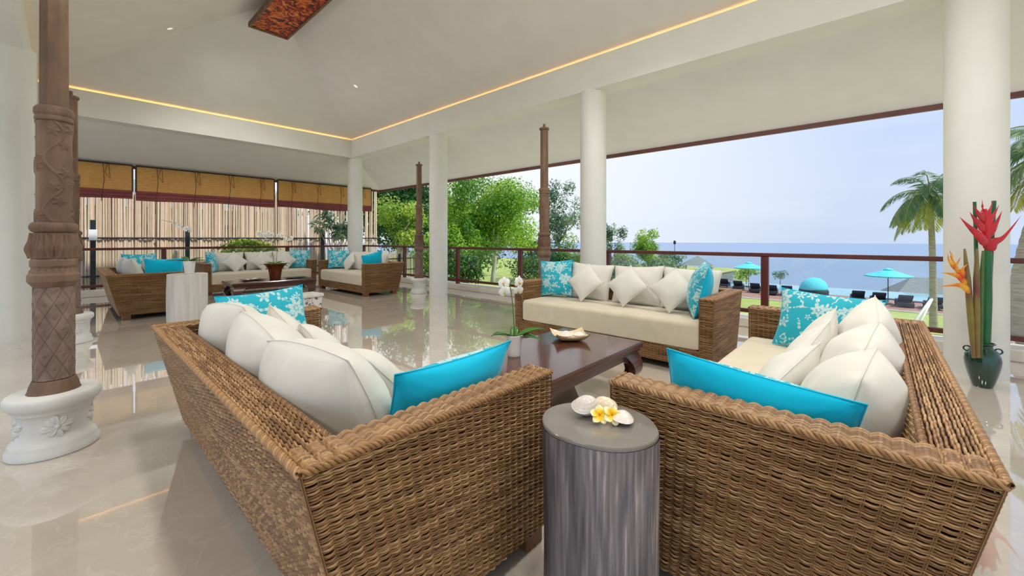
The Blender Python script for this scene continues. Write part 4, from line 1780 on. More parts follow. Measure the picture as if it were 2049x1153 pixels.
def dish(name, label, cat, loc, rz, lx, ly, h_, m, lift=.03, th=.008, group=None):
    """shallow square dish with raised corners"""
    n = 21
    s = np.linspace(-1, 1, n)
    U, V = np.meshgrid(s, s)
    edge = np.maximum(np.abs(U), np.abs(V))
    z = h_ * edge ** 3 + lift * (np.abs(U * V)) ** 2.2
    scl = 1 - .04 * (1 - np.minimum(np.abs(U), np.abs(V)))
    top = np.stack([U * lx / 2 * scl, V * ly / 2 * scl, z + th], -1).reshape(-1, 3)
    bot = np.stack([U * lx / 2 * scl * .97, V * ly / 2 * scl * .97, z], -1).reshape(-1, 3)
    f = grid_faces(n, n)
    F = [tuple(q) for q in f] + [tuple(q[::-1] + n * n) for q in f]
    ring_ = [i for i in range(n)] + [i * n + n - 1 for i in range(1, n)] + [(n - 1) * n + i for i in range(n - 2, -1, -1)] + [i * n for i in range(n - 2, 0, -1)]
    for a, b_ in zip(ring_, ring_[1:] + ring_[:1]):
        F.append((b_, a, a + n * n, b_ + n * n))
    o = link(name, np_mesh(name, np.concatenate([top, bot]), F, m, smooth=50))
    o.location = loc
    o.rotation_euler = (0, 0, rz)
    return tag(o, label, cat, group)


dish('wooden_bowl', 'pale gold square bowl of shells on the near coffee table', 'bowl', (2.92, 1.97, .38), R(-40), .30, .26, .035, MT['bowl'], .035)
clam('clam_shell', 'white shell in the pale bowl, left one', (2.885, 1.99, .40), 20, (.15, .12, .055), MT['shell'], True)
clam('clam_shell', 'white shell in the pale bowl, right one', (2.97, 1.92, .40), -60, (.12, .10, .048), MT['shell'], True)
dish('serving_tray', 'dark tray with small shells on the left of the far coffee table', 'tray', (2.62, 9.72, .38), R(5), .42, .28, .012, MT['tray'], .004)
dish('serving_tray', 'dark empty tray on the right of the far coffee table', 'tray', (3.42, 9.62, .38), R(-5), .42, .28, .012, MT['tray'], .004)
clam('clam_shell', 'pale shell on the left tray of the far coffee table', (2.65, 9.72, .39), 0, (.13, .1, .04), MT['shell'], True)
clam('clam_shell', 'small tan shell beside the pale one on the far left tray', (2.53, 9.70, .39), 50, (.08, .07, .03), MT['shell_tan'], True)


# ================================================================== POTTED ORCHIDS
def pot_mesh(t, prof, m, nm='pot'):
    m_ = MB()
    m_.lathe(prof, 36, caps=True)
    return m_.build(nm, m, t, 40)


def orchid_leaf(t, base, az, ln, wd, rise, droop):
    m_ = MB()
    vs = []
    nn, mm = 12, 5
    d = Vector((math.cos(az), math.sin(az), 0))
    s = Vector((-math.sin(az), math.cos(az), 0))
    for i in range(nn):
        u = i / (nn - 1)
        wv = wd * math.sin(PI * min(1, .08 + .92 * u) ** .8) ** .8 / 2
        c = Vector(base) + d * ln * u + Vector((0, 0, rise * math.sin(u * PI * .55) - droop * u * u))
        for j in range(mm):
            v = j / (mm - 1) * 2 - 1
            vs.append(c + s * wv * v + Vector((0, 0, .25 * wv * v * v)))
    fs = [(i * mm + j, i * mm + j + 1, (i + 1) * mm + j + 1, (i + 1) * mm + j) for i in range(nn - 1) for j in range(mm - 1)]
    m_.add(vs, fs)
    o = m_.build('leaf', MT['leaf'], t, 180)
    so_ = o.modifiers.new('thickness', 'SOLIDIFY')
    so_.thickness = .003
    return o


def orchid_flower(t, c, face, size, roll=0):
    M_ = Matrix.Translation(c) @ (Matrix.Rotation(roll, 4, Vector(face).normalized()) @ Vector(face).to_track_quat('Z', 'Y').to_matrix().to_4x4())
    m_ = MB()
    for k, (an, ln, wd) in enumerate(((90, .5, .34), (210, .5, .34), (330, .5, .34), (15, .52, .62), (165, .52, .62))):
        vs = []
        nn, mm = 7, 5
        Rt = Matrix.Rotation(R(an), 4, 'Z')
        for i in range(nn):
            u = i / (nn - 1)
            wv = size * wd * math.sin(PI * (.1 + .87 * u)) ** .6 / 2
            for j in range(mm):
                v = j / (mm - 1) * 2 - 1
                vs.append(M_ @ (Rt @ Vector((size * ln * u, wv * v, size * (.06 * math.sin(u * 3) - .06 * v * v * u) + (.001 if k > 2 else 0)))))
        m_.add(vs, [(i * mm + j, i * mm + j + 1, (i + 1) * mm + j + 1, (i + 1) * mm + j) for i in range(nn - 1) for j in range(mm - 1)])
    o = m_.build('flower', MT['petal'], t, 180)
    m_ = MB()
    m_.tube([M_ @ Vector((0, .03 * size, .02 * size)), M_ @ Vector((0, -.05 * size, .16 * size)), M_ @ Vector((0, -.16 * size, .15 * size))],
            [.05 * size, .09 * size, .02 * size], 8)
    m_.build('flower_lip', MT['lip'], o, 180)
    return o


def potted_orchid(label, loc, kind, stems, leaves, scale=1.0):
    t = thing('potted_orchid', label, 'potted plant', loc, 0, 'potted white orchids')
    if kind == 'white':
        h_ = .155 * scale
        pot_mesh(t, [(.044 * scale, 0), (.047 * scale, .006), (.049 * scale, .03), (.058 * scale, h_ * .75), (.066 * scale, h_), (.061 * scale, h_ + .001),
                     (.057 * scale, h_ - .02), (.03 * scale, h_ - .022)], MT['ceramic'])
    else:
        h_ = .33 * scale
        pot_mesh(t, [(.10, 0), (.104, .01), (.118, .12), (.135, .22), (.19, .30), (.235, h_), (.225, h_ + .004), (.18, h_ - .02), (.13, h_ - .05), (.05, h_ - .052)], MT['copper'])
    m_ = MB()
    rs = (.056 * scale if kind == 'white' else .15)
    zs = h_ - (.018 if kind == 'white' else .045)
    m_.lathe([(rs, zs - .01), (rs * .8, zs + .006), (rs * .3, zs + .01)], 20)
    m_.build('moss', MT['soil'], t, 60)
    for az, ln, wd, rise, droop in leaves:
        orchid_leaf(t, (.01 * math.cos(az), .01 * math.sin(az), zs), az, ln, wd, rise, droop)
    for pts, fl in stems:
        m_ = MB()
        P_ = [Vector(p_) for p_ in pts]
        # smooth the stem through its points
        fine = []
        for i in range(len(P_) - 1):
            p0, p1, p2, p3 = P_[max(i - 1, 0)], P_[i], P_[i + 1], P_[min(i + 2, len(P_) - 1)]
            for k in range(6):
                u = k / 6
                fine.append(.5 * ((2 * p1) + (-p0 + p2) * u + (2 * p0 - 5 * p1 + 4 * p2 - p3) * u * u + (-p0 + 3 * p1 - 3 * p2 + p3) * u ** 3))
        fine.append(P_[-1])
        m_.tube(fine, [.0042 - .0022 * i / len(fine) for i in range(len(fine))], 6)
        m_.build('stem', MT['stem'], t, 180)
        for c, face, size, roll in fl:
            orchid_flower(t, Vector(c), face, size, roll)
    return t


Rg, Tw, Up = rgt, toward, Vector((0, 0, 1))


def V3(r, f, u):               # right of the photograph, towards the camera, up
    return Rg * r + Tw * f + Up * u


azR = math.atan2(rgt.y, rgt.x)
potted_orchid('white pot with an orchid in bloom, on the near coffee table', (2.24, 2.01, .38), 'white',
              [([V3(0, 0, .14), V3(-.004, .0, .3), V3(-.02, .01, .46), V3(-.03, .02, .53), V3(-.01, .03, .565), V3(.02, .04, .56)],
                [(V3(-.075, .04, .545), Tw + Rg * -.5 + Up * .2, .095, .1), (V3(-.07, .05, .48), Tw + Rg * -.3 - Up * .1, .09, .4),
                 (V3(.035, .05, .55), Tw * .6 + Rg * .8, .10, -.2), (V3(.03, .05, .49), Tw + Rg * .5 - Up * .3, .08, 0)])],
              [(azR + .25, .25, .085, .07, .03), (azR - .25, .2, .075, .03, .045), (azR + PI - .2, .17, .07, .03, .03), (azR + PI + .5, .18, .07, .06, .03),
               (azR + PI / 2, .15, .06, .06, .02)])
potted_orchid('white pot with an arching orchid, on the whitewashed log stool', (1.25, 7.74, .72), 'white',
              [([V3(.0, 0, .15), V3(.005, 0, .4), V3(.0, 0, .62), V3(-.1, .02, .72), V3(-.25, .03, .78), V3(-.42, .03, .82)],
                [(V3(.05 - .055 * k, .05, .655 + .026 * k), Tw + Rg * (.4 if k % 2 else -.4), .095 - .008 * k, k) for k in range(6)])],
              [(azR + .3, .22, .08, .05, .04), (azR - .2, .25, .09, .07, .0), (azR + PI + .1, .34, .09, .05, .04), (azR + PI - .5, .25, .08, .09, .02)], 1.25)
potted_orchid('copper brown pot with tall white orchids, on the far coffee table', (3.03, 9.66, .38), 'copper',
              [([V3(-.03, 0, .3), V3(-.06, 0, .6), V3(-.03, 0, .9), V3(-.15, .02, 1.02), V3(-.32, .03, 1.0)],
                [(V3(-.06 - .065 * k, .04, .96 + .03 * math.sin(k * 2)), Tw + Rg * (.4 * math.sin(k * 3)), .11, k) for k in range(5)]),
               ([V3(.03, 0, .3), V3(.04, 0, .6), V3(.08, 0, .85), V3(.2, .02, .95), V3(.36, .03, .88)],
                [(V3(.1 + .065 * k, .04, .93 - .02 * k + .03 * math.sin(k * 2)), Tw + Rg * (.4 * math.sin(k * 2.2)), .11, k) for k in range(5)])],
              [(azR + .3, .3, .1, .07, .03), (azR - .3, .34, .1, .05, .05), (azR + PI + .2, .32, .1, .06, .04), (azR + PI - .3, .3, .1, .09, .02), (azR + 1.4, .25, .1, .1, .02)])


# ================================================================== VASE OF HELICONIA
VP = Vector((5.21, -.655, 0))
t = thing('glazed_vase', 'dark green glazed vase with loop handles in front of the white column', 'vase', VP)
pot_mesh(t, [(.058, 0), (.062, .008), (.07, .03), (.092, .11), (.106, .18), (.109, .225), (.104, .265), (.088, .305), (.066, .325), (.058, .338), (.06, .35), (.075, .362),
             (.076, .37), (.069, .371), (.054, .352), (.054, .32)], MT['green_glaze'], 'body')
for k in range(4):
    a = azR + PI * .28 + k * PI / 2
    m_ = MB()
    c = Vector((math.cos(a), math.sin(a), 0))
    pts = [c * .076 + Up * .314, c * .098 + Up * .33, c * .108 + Up * .318, c * .104 + Up * .3, c * .092 + Up * .292]
    pts = [c * (.089 + .021 * math.cos(q)) + Up * (.31 + .021 * math.sin(q)) for q in np.linspace(0, 2 * PI, 13)]
    m_.tube(pts, .006, 8, caps=False)
    m_.build('loop_handle', MT['green_glaze'], t, 180)

VD = 3.42 / 808                # metres per photo pixel at the vase


def vpt(px, py, f=0.0):
    """a point above the vase from how far right of and above its foot it stands"""
    D = 3.42
    side = ((px - 1024.5) * (D - f) - (1967 - 1024.5) * D) / 808
    return Vector((VP.x, VP.y, CAM_H - (py - 478) * (D - f) / 808)) + Rg * side + Tw * f


def curve(pts, n=6):
    P_ = [Vector(p_) for p_ in pts]
    fine = []
    for i in range(len(P_) - 1):
        p0, p1, p2, p3 = P_[max(i - 1, 0)], P_[i], P_[i + 1], P_[min(i + 2, len(P_) - 1)]
        for k in range(n):
            u = k / n
            fine.append(.5 * ((2 * p1) + (-p0 + p2) * u + (2 * p0 - 5 * p1 + 4 * p2 - p3) * u * u + (-p0 + 3 * p1 - 3 * p2 + p3) * u ** 3))
    fine.append(P_[-1])
    return fine


def stalk(name, label, cat, pts, rads, m, group=None, parent=None):
    f = curve(pts)
    r_ = np.interp(np.linspace(0, 1, len(f)), np.linspace(0, 1, len(rads)), rads)
    m_ = MB()
    base = Vector(f[0])
    m_.tube([p_ - base for p_ in f] if parent is None else f, list(r_), 12)
    o = m_.build(name, m, parent, 60)
    if parent is None:
        o.location = base
        tag(o, label, cat, group)
    return o


def bract(m_, pts, r0, prof=None):
    f = curve(pts)
    n = len(f)
    r_ = [max(.0012, r0 * 1.12 * min(1, .6 + 2.4 * i / (n - 1)) * (1 - i / (n - 1)) ** 1.15) for i in range(n)]
    m_.tube(f, r_, 12, flat=.34, up=Up)


# two tall cut stalks behind the red flower
stalk('cut_stalk', 'tall green cut stalk behind the red heliconia, right one', 'stalk', [vpt(1976, 722, -.02), vpt(1981, 560, -.02), vpt(1990, 402, -.02)], [.017, .017, .014], MT['strelitzia'], 'green stalks in the vase')
stalk('cut_stalk', 'green cut stalk behind the red heliconia, left one', 'stalk', [vpt(1962, 722, -.035), vpt(1956, 560, -.035), vpt(1951, 404, -.035)], [.013, .013, .011], MT['strelitzia'], 'green stalks in the vase')
# the red heliconia
hr = thing('red_heliconia', 'large red heliconia flower on a thick green stem in the green vase', 'flower', vpt(1972, 716, .01))
o_ = hr.location.copy()
Q = lambda px, py, f=0.0: vpt(px, py, f) - o_
stalk('stem', None, None, [Q(1972, 716, .01), Q(1976, 600, .02), Q(1978, 490, .02)], [.03, .031, .02], MT['strelitzia'], parent=hr)
m_ = MB()
m_.tube(curve([Q(1975, 500, .02), Q(1974, 460, .03), Q(1971, 418, .03)]), [.018 + .018 * math.sin(PI * i / 12) for i in range(13)], 10, flat=.7)
m_.build('flower_axis', MT['red_bract'], hr, 180)
for pts, r0 in (([Q(1977, 500, .03), Q(1990, 485, .04), Q(2010, 474, .04), Q(2044, 432, .04)], .052),
                ([Q(1975, 488, .04), Q(1958, 470, .05), Q(1938, 452, .05), Q(1921, 434, .05)], .05),
                ([Q(1974, 472, .04), Q(1988, 456, .05), Q(1998, 440, .05), Q(2006, 422, .05)], .042),
                ([Q(1973, 462, .04), Q(1958, 446, .05), Q(1949, 436, .05), Q(1941, 424, .05)], .04),
                ([Q(1973, 452, .04), Q(1983, 438, .05), Q(1992, 426, .05), Q(2000, 410, .05)], .034),
                ([Q(1972, 442, .04), Q(1960, 430, .05), Q(1954, 420, .05), Q(1947, 408, .05)], .032),
                ([Q(1972, 436, .04), Q(1980, 424, .045), Q(1984, 414, .04), Q(1988, 402, .04)], .026),
                ([Q(1971, 436, .04), Q(1968, 424, .045), Q(1967, 414, .04), Q(1966, 399, .04)], .026)):
    m_ = MB()
    bract(m_, pts, r0)
    m_.build('bract', MT['red_bract'], hr, 180)
# orange heliconia
ho = thing('orange_heliconia', 'orange and yellow heliconia flower leaning left out of the green vase', 'flower', vpt(1956, 716, .03))
o_ = ho.location.copy()
stalk('stem', None, None, [Q(1956, 716, .03), Q(1950, 640, .05), Q(1940, 585, .06), Q(1928, 560, .07), Q(1914, 535, .07), Q(1903, 512, .07)], [.006, .006, .007, .008, .008, .004], MT['orange_bract'], parent=ho)
for pts, r0 in (([Q(1942, 585, .07), Q(1925, 572, .08), Q(1906, 571, .08), Q(1880, 574, .08)], .03),
                ([Q(1934, 568, .07), Q(1918, 553, .08), Q(1902, 548, .08), Q(1881, 545, .08)], .029),
                ([Q(1922, 556, .07), Q(1926, 542, .08), Q(1930, 535, .08), Q(1938, 528, .08)], .027),
                ([Q(1918, 545, .07), Q(1913, 532, .08), Q(1918, 524, .08), Q(1923, 515, .08)], .026),
                ([Q(1912, 537, .07), Q(1904, 526, .08), Q(1899, 518, .08), Q(1897, 506, .08)], .025),
                ([Q(1906, 522, .07), Q(1906, 514, .08), Q(1904, 508, .08), Q(1900, 500, .08)], .017)):
    m_ = MB()
    bract(m_, pts, r0)
    m_.build('bract', MT['orange_bract'], ho, 180)
# rolled leaf sheaths
stalk('rolled_leaf', 'purple-green rolled leaf in the green vase, leftmost of three', 'leaf', [vpt(1950, 716, .05), vpt(1944, 640, .06), vpt(1937, 560, .06), vpt(1931, 498, .06)], [.014, .022, .02, .006], MT['purple_sheath'], 'rolled leaves in the vase')
stalk('rolled_leaf', 'purple-green rolled leaf in the green vase, middle of three', 'leaf', [vpt(1958, 716, .07), vpt(1956, 640, .08), vpt(1955, 560, .08), vpt(1956, 498, .08)], [.012, .02, .02, .007], MT['purple_sheath'], 'rolled leaves in the vase')
stalk('rolled_leaf', 'yellow-green rolled leaf in the green vase, rightmost of three', 'leaf', [vpt(1964, 716, .06), vpt(1964, 640, .08), vpt(1965, 560, .08), vpt(1968, 502, .08)], [.01, .014, .014, .007], MT['stem'], 'rolled leaves in the vase')


# ================================================================== OUTDOORS
def ground_z(x, y):
    """the garden falls from the terrace to the pool"""
    u = min(1, max(0, (x - 8) / 22))
    s = u * u * (3 - 2 * u)
    return -.35 - 3.25 * s - .0 * y


nx, ny = 60, 60
xs = np.concatenate([np.linspace(-30, 6.7, 14)[:-1], np.linspace(6.7, 37.6, 46)])
ys = np.linspace(-60, 110, ny)
XX, YY = np.meshgrid(xs, ys)
ZZ = np.vectorize(ground_z)(XX, YY)
o = link('lawn', np_mesh('lawn', np.stack([XX, YY, ZZ], -1).reshape(-1, 3), grid_faces(len(xs), ny), MT['grass'], smooth=180))
o['kind'] = 'structure'
mb = MB()
mb.box(6.8, 9.2, -12, 14.4, -.6, -.31)  # unseen pale paving added to bounce neutral light up to the eaves
mb.box(-14, 6.8, 12.8, 14.9, -.6, -.31)
mb.box(-14, -5, -8, 12.8, -.6, -.31)
mb.box(-14, 6.8, -15, -8, -.6, -.31)
o = mb.build('bounce_paving', MT['bounce_pave'])
o['kind'] = 'structure'
mb = MB()
mb.box(37.5, 44.2, -40, 16, -3.75, -3.56)
o = mb.build('pool_deck', MT['deck'])
o['kind'] = 'structure'
mb = MB()
mb.box(44.2, 51, -40, 16, -3.72, -3.62)
o = mb.build('pool', MT['water'])
o['kind'] = 'structure'
mb = MB()
mb.box(37.2, 37.5, -40, 16, -3.8, -3.54)
mb.box(51, 51.2, -40, 16, -4.4, -3.63)
mb.box(44.2, 51.2, 16, 16.3, -4.2, -3.55)
o = mb.build('pool_edge', MT['curb'])
o['kind'] = 'structure'
# headland to the left of the pool
mb = MB()
mb.box(37.6, 78, 16.3, 110, -6, -3.9)
o = mb.build('headland', MT['grass'])
o['kind'] = 'structure'
# the sea, ending at the haze line
n = 96
mb = MB()
SR = 3600
mb.add([(0, 0, -30)] + [(SR * math.cos(2 * PI * k / n), SR * math.sin(2 * PI * k / n), -30) for k in range(n)], [(0, 1 + k, 1 + (k + 1) % n) for k in range(n)])
o = mb.build('sea', MT['sea'], None, 0)
o['kind'] = 'structure'


# ------------------------------------------------------------------ bamboo fence
def culms(name, parent, x0, x1, step, zt, y, z0=-.35, gap=0.0):
    V, F, Q = [], [], []
    base = 0
    x = x0
    while x < x1:
        x += step * rng.uniform(.75, 1.25)
        if rng.random() < gap:
            x += step * 1.2
            continue
        r = rng.uniform(.016, .025)
        top = zt(x) + rng.uniform(-.16, .12)
        lean = rng.uniform(-.03, .03)
        yy = y + rng.uniform(-.03, .03)
        rr = rng.random()
        zs, rs = [], []
        z = z0
        while z < top:
            zs += [z, z + .02]
            rs += [r * 1.1, r]
            z += rng.uniform(.3, .42)
        zs.append(top)
        rs.append(r * .85)
        k = 6
        for z, q in zip(zs, rs):
            for j in range(k):
                a = 2 * PI * j / k
                V.append((x + lean * (z - z0) / 3 + q * math.cos(a), yy + q * math.sin(a), z))
                Q.append(rr)
        f = grid_faces(k, len(zs), True) + base
        F.append(f)
        base += len(zs) * k
    me = np_mesh(name, np.array(V), np.concatenate(F), MT['bamboo'], smooth=180, rnd=Q)
    o_ = link(name, me, parent)
    o_['kind'] = 'stuff'
    return o_


t = thing('bamboo_fence', 'tall fence of dry bamboo culms behind the far sofas, below the blinds', 'fence', (0, 15.0, 0))
culms('bamboo_culms', t, -4.5, 6.2, .034, lambda x: 2.78, 0, gap=.02)
culms('bamboo_culms', t, -4.5, 6.2, .036, lambda x: 2.66 + .12 * math.sin(x * 3), .07, gap=.1)
culms('bamboo_culms', t, 6.2, 8.35, .062, lambda x: 3.3, 0, gap=.1)
culms('bamboo_culms', t, 6.2, 8.35, .2, lambda x: 3.1, .07, gap=.1)
for z in (.28, 1.27):
    m_ = MB()
    m_.tube([(-4.6, -.06, z), (8.4, -.06, z)], .022, 8)
    m_.build('cross_pole', MT['steel'], t, 180)
t = thing('bamboo_fence', 'lower fence of yellow bamboo behind the glass railing at the corner', 'fence', (8.3, 15.0, 0))
culms('bamboo_culms', t, 0, 4.6, .045, lambda x: .72, 0, -.5)
for z in (-.05, .42):
    m_ = MB()
    m_.tube([(0, -.05, z), (4.7, -.05, z)], .022, 8)
    m_.build('cross_pole', MT['steel'], t, 180)
for x in (1.1, 3.9):
    m_ = MB()
    m_.box(x - .04, x + .04, -.12, -.05, -.5, .62, b=.006)
    m_.build('fence_post', MT['steel'], t)
for x, lb, top in ((.44, 'dark steel post with a white plate, before the bamboo fence by the near carved pillar', 1.72),
                   (2.3, 'dark steel post before the bamboo fence, behind the orchid on the white log stool', 1.5),
                   (6.05, 'dark steel post before the bamboo fence, left of the corner column', 1.5)):
    t = thing('steel_post', lb, 'post', (x, 14.5, -.35))
    m_ = MB()
    m_.box(-.05, .05, -.05, .05, 0, top + .35, b=.006)
    m_.build('shaft', MT['steel'], t)
    m_ = MB()
    m_.box(-.09, .09, -.09, .09, 0, .02, b=.004)
    m_.build('base_plate', MT['steel'], t)
    if x < 1:
        m_ = MB()
        m_.box(-.075, .075, -.062, -.05, 1.56, 1.83, b=.003)
        m_.build('white_plate', MT['white_paint'], t)
# house beyond the fence, seen through its gaps
t = thing('neighbour_house', 'low grey-roofed house showing through the gaps of the bamboo fence', 'building', (1.5, 24, -.3))
m_ = MB()
m_.box(-7, 7, 0, 5, 0, 3.0)
m_.build('house_wall', MT['wall_ext'], t)
m_ = MB()
m_.add([(-7.6, -.7, 2.9), (7.6, -.7, 2.9), (7.6, 5.7, 2.9), (-7.6, 5.7, 2.9), (-4, 2.5, 4.4), (4, 2.5, 4.4)], [(0, 1, 5, 4), (1, 2, 5), (2, 3, 4, 5), (3, 0, 4), (3, 2, 1, 0)])
m_.build('roof', MT['roof'], t, 10)
for k in range(4):
    m_ = MB()
    m_.box(-5.5 + k * 3, -4.2 + k * 3, -.05, .02, .9, 2.2)
    m_.build('window', MT['steel'], t)


# ------------------------------------------------------------------ trees
def leaves(name, parent, blobs, size, m, seed, upbias=.5, aspect=.45):
    """blobs: (cx,cy,cz, rx,ry,rz, count)"""
    g = np.random.default_rng(seed)
    C, NN, RN = [], [], []
    for cx, cy, cz, rx, ry, rz, ct in blobs:
        d = g.normal(size=(ct, 3))
        d /= np.linalg.norm(d, axis=1)[:, None]
        rad = g.random(ct) ** .38
        C.append(np.array([cx, cy, cz]) + d * rad[:, None] * np.array([rx, ry, rz]))
        nn = d + g.normal(size=(ct, 3)) * .6 + np.array([0, 0, upbias])
        NN.append(nn / np.linalg.norm(nn, axis=1)[:, None])
        base = g.normal(-.03, .2)  # random clump tone, its darks deepened to put crown shadows into the colour
        RN.append(np.clip(.45 + base + g.normal(0, .2, ct), 0, 1))
    C, NN, RN = np.concatenate(C), np.concatenate(NN), np.concatenate(RN)
    n = len(C)
    ax = g.normal(size=(n, 3)) + np.array([0, 0, -.5])
    ax -= NN * (ax * NN).sum(1)[:, None]
    ax /= np.linalg.norm(ax, axis=1)[:, None]
    sd = np.cross(NN, ax)
    sz = size * g.uniform(.6, 1.35, n)[:, None]
    fold = NN * sz * .12
    v = np.stack([C, C + ax * sz * .5 + sd * sz * aspect * .5 + fold, C + ax * sz, C + ax * sz * .5 - sd * sz * aspect * .5 + fold], 1).reshape(-1, 3)
    f = np.arange(n * 4).reshape(-1, 4)
    me = np_mesh(name, v, f, m, smooth=0, rnd=np.repeat(RN, 4))
    o_ = link(name, me, parent)
    o_['kind'] = 'stuff'
    return o_


def branch_tube(m_, a, b, r0, r1, g, wob=.12, n=6):
    a, b = Vector(a), Vector(b)
    L_ = (b - a).length
    pts = [a.lerp(b, i / n) + Vector((g.normal(0, wob), g.normal(0, wob), g.normal(0, wob * .5))) * L_ * .35 * math.sin(PI * i / n) for i in range(n + 1)]
    m_.tube(pts, [r0 + (r1 - r0) * i / n for i in range(n + 1)], 7)


def tree(label, x, y, h_, crown, count, leaf, m, bark, seed, nblob=16, trunk_r=.12, group=None, name='tree', trunk_h=None, lobes=(.34, .5), cat='tree', upbias=.5, aspect=.45):
    """crown: (dz, rx, ry, rz) ellipsoid centred dz above the ground"""
    g = np.random.default_rng(seed)
    gz = ground_z(x, y) if x < 37 else -3.9
    t_ = thing(name, label, cat, (x, y, gz), 0, group)
    dz, rx, ry, rz = crown
    blobs = []
    for k in range(nblob):
        d = g.normal(size=3)
        d /= np.linalg.norm(d)
        q = g.random() ** .5
        s = g.uniform(*lobes)
        blobs.append((d[0] * rx * q * .8, d[1] * ry * q * .8, dz + d[2] * rz * q * .8, rx * s, ry * s, rz * s * .8, max(20, count // nblob)))
    leaves('crown', t_, blobs, leaf, m, seed + 1, upbias, aspect)
    th = trunk_h if trunk_h else max(.3, dz - rz * .4)
    m_ = MB()
    branch_tube(m_, (0, 0, -.1), (g.normal(0, .15), g.normal(0, .15), th), trunk_r, trunk_r * .65, g, .06)
    m_.build('trunk', bark, t_, 180)
    for k in range(min(nblob, 7)):
        b_ = blobs[k]
        m_ = MB()
        branch_tube(m_, (0, 0, th * .85), b_[:3], trunk_r * .5, trunk_r * .1, g)
        m_.build('branch', bark, t_, 180)
    return t_


def Pd(px, d):
    """world point seen d metres ahead along the direction of photo column px"""
    r = (px - 1024.5) / 808
    s_, c_ = math.sin(YAW), math.cos(YAW)
    return d * (s_ + r * c_), d * (c_ - r * s_)


# big bright tree in the middle and its neighbours
x, y = Pd(985, 21)
tree('big bright green tree in sunshine between the second and third columns', x, y, 5, (3.55, 2.9, 2.9, 2.5), 26000, .15, MT['leaf_bright'], MT['pale_bark'], 11, 26, .13, 'garden trees')
x, y = Pd(915, 17)
tree('young bright tree just right of the third column, with a thin pale trunk', x, y, 4, (2.6, 1.1, 1.1, 2.2), 6000, .13, MT['leaf_bright'], MT['pale_bark'], 12, 14, .05, 'garden trees')
x, y = Pd(800, 25)
tree('dark dense tree behind the far corner, beyond the bamboo fence', x, y, 7, (4.6, 3.6, 3.6, 3.6), 18000, .2, MT['leaf_dark'], MT['bark'], 13, 26, .2, 'garden trees')
x, y = Pd(795, 19)
tree('slender yellow-green tree with a pale forked trunk, before the dark corner tree', x, y, 4, (2.5, 1.4, 1.4, 1.3), 3800, .15, MT['leaf_yellow'], MT['pale_bark'], 14, 14, .06, 'garden trees', trunk_h=1.3)
x, y = Pd(880, 38)
tree('dark tree filling the gap behind the third column', x, y, 7, (4.8, 3.4, 3.4, 3.4), 8000, .3, MT['leaf_dark'], MT['bark'], 15, 22, .2, 'garden trees')
x, y = Pd(1120, 34)
tree('tall airy grey-green tree behind the fourth carved pillar', x, y, 9, (6.9, 2.3, 2.3, 3.6), 5000, .2, MT['leaf_grey'], MT['bark'], 16, 20, .12, 'garden trees', lobes=(.2, .34))
x, y = Pd(1160, 30)
tree('loose pale tree showing on both sides of the fourth column', x, y, 6, (3.2, 2.1, 2.1, 2.4), 4200, .18, MT['leaf_yellow'], MT['pale_bark'], 17, 18, .08, 'garden trees', lobes=(.22, .36))
x, y = Pd(1110, 24)
tree('dark rounded shrub tree under the airy tree, behind the fourth carved pillar', x, y, 3, (1.6, 2.0, 2.0, 1.2), 5200, .15, MT['leaf_dark'], MT['bark'], 18, 14, .1, 'garden trees')
x, y = Pd(1225, 32)
tree('wispy tree just right of the fourth column', x, y, 6, (4.9, 1.25, 1.25, 2.9), 2200, .18, MT['leaf_grey'], MT['bark'], 19, 16, .06, 'garden trees', lobes=(.18, .3))
x, y = Pd(1296, 34)
tree('small leafy tree rising above the railing, left of the white gazebo', x, y, 5, (3.9, 1.5, 1.5, 1.9), 6000, .17, MT['leaf_bright'], MT['bark'], 20, 22, .08, 'garden trees', lobes=(.28, .42))
x, y = Pd(1252, 30)
tree('pale green bush below the small leafy tree at the railing', x, y, 3, (2.5, 1.6, 1.6, 1.5), 2800, .2, MT['leaf_grey'], MT['bark'], 21, 16, .06, 'garden trees', name='bush', cat='bush')
x, y = Pd(1320, 31)
tree('light green bush right of the pale one, behind the railing sofa', x, y, 3, (2.5, 1.4, 1.4, 1.4), 2400, .2, MT['leaf_grey'], MT['bark'], 22, 14, .06, 'garden trees', name='bush', cat='bush')
x, y = Pd(1368, 42)
tree('rounded reddish-green bush before the white gazebo', x, y, 2, (1.1, 1.2, 1.2, .95), 1500, .2, leaf_mat('reddish_leaf', (92, 96, 60), (142, 128, 82), (190, 150, 100)), MT['bark'], 23, 12, .06, name='bush', cat='bush')
x, y = Pd(930, 14.5)
tree('low dark bush behind the railing, right of the third column', x, y, 1.6, (.7, .9, .9, .8), 2200, .14, MT['leaf_dark'], MT['bark'], 24, 12, .04, name='bush', cat='bush')
x, y = Pd(865, 16)
tree('dark bush before the lower bamboo fence at the corner', x, y, 1.6, (1.0, .9, .9, 1.0), 2000, .14, MT['leaf_bright'], MT['bark'], 25, 12, .04, name='bush', cat='bush')
x, y = Pd(1085, 46)
tree('broad dark tree far behind the lawn', x, y, 4, (3.0, 4.4, 4.4, 2.2), 4200, .34, MT['leaf_dark'], MT['bark'], 26, 20, .2, 'garden trees')
x, y = Pd(960, 56)
tree('far tree line behind the big bright tree', x, y, 6, (4.6, 6, 6, 3.8), 5000, .45, MT['leaf_dark'], MT['bark'], 27, 22, .25, 'garden trees')
x, y = Pd(735, 34)
tree('tall dark tree behind the bamboo fence near the corner column', x, y, 8, (5.4, 4.2, 4.2, 4.0), 6500, .36, MT['leaf_dark'], MT['bark'], 28, 22, .22, 'garden trees')
x, y = Pd(1340, 60)
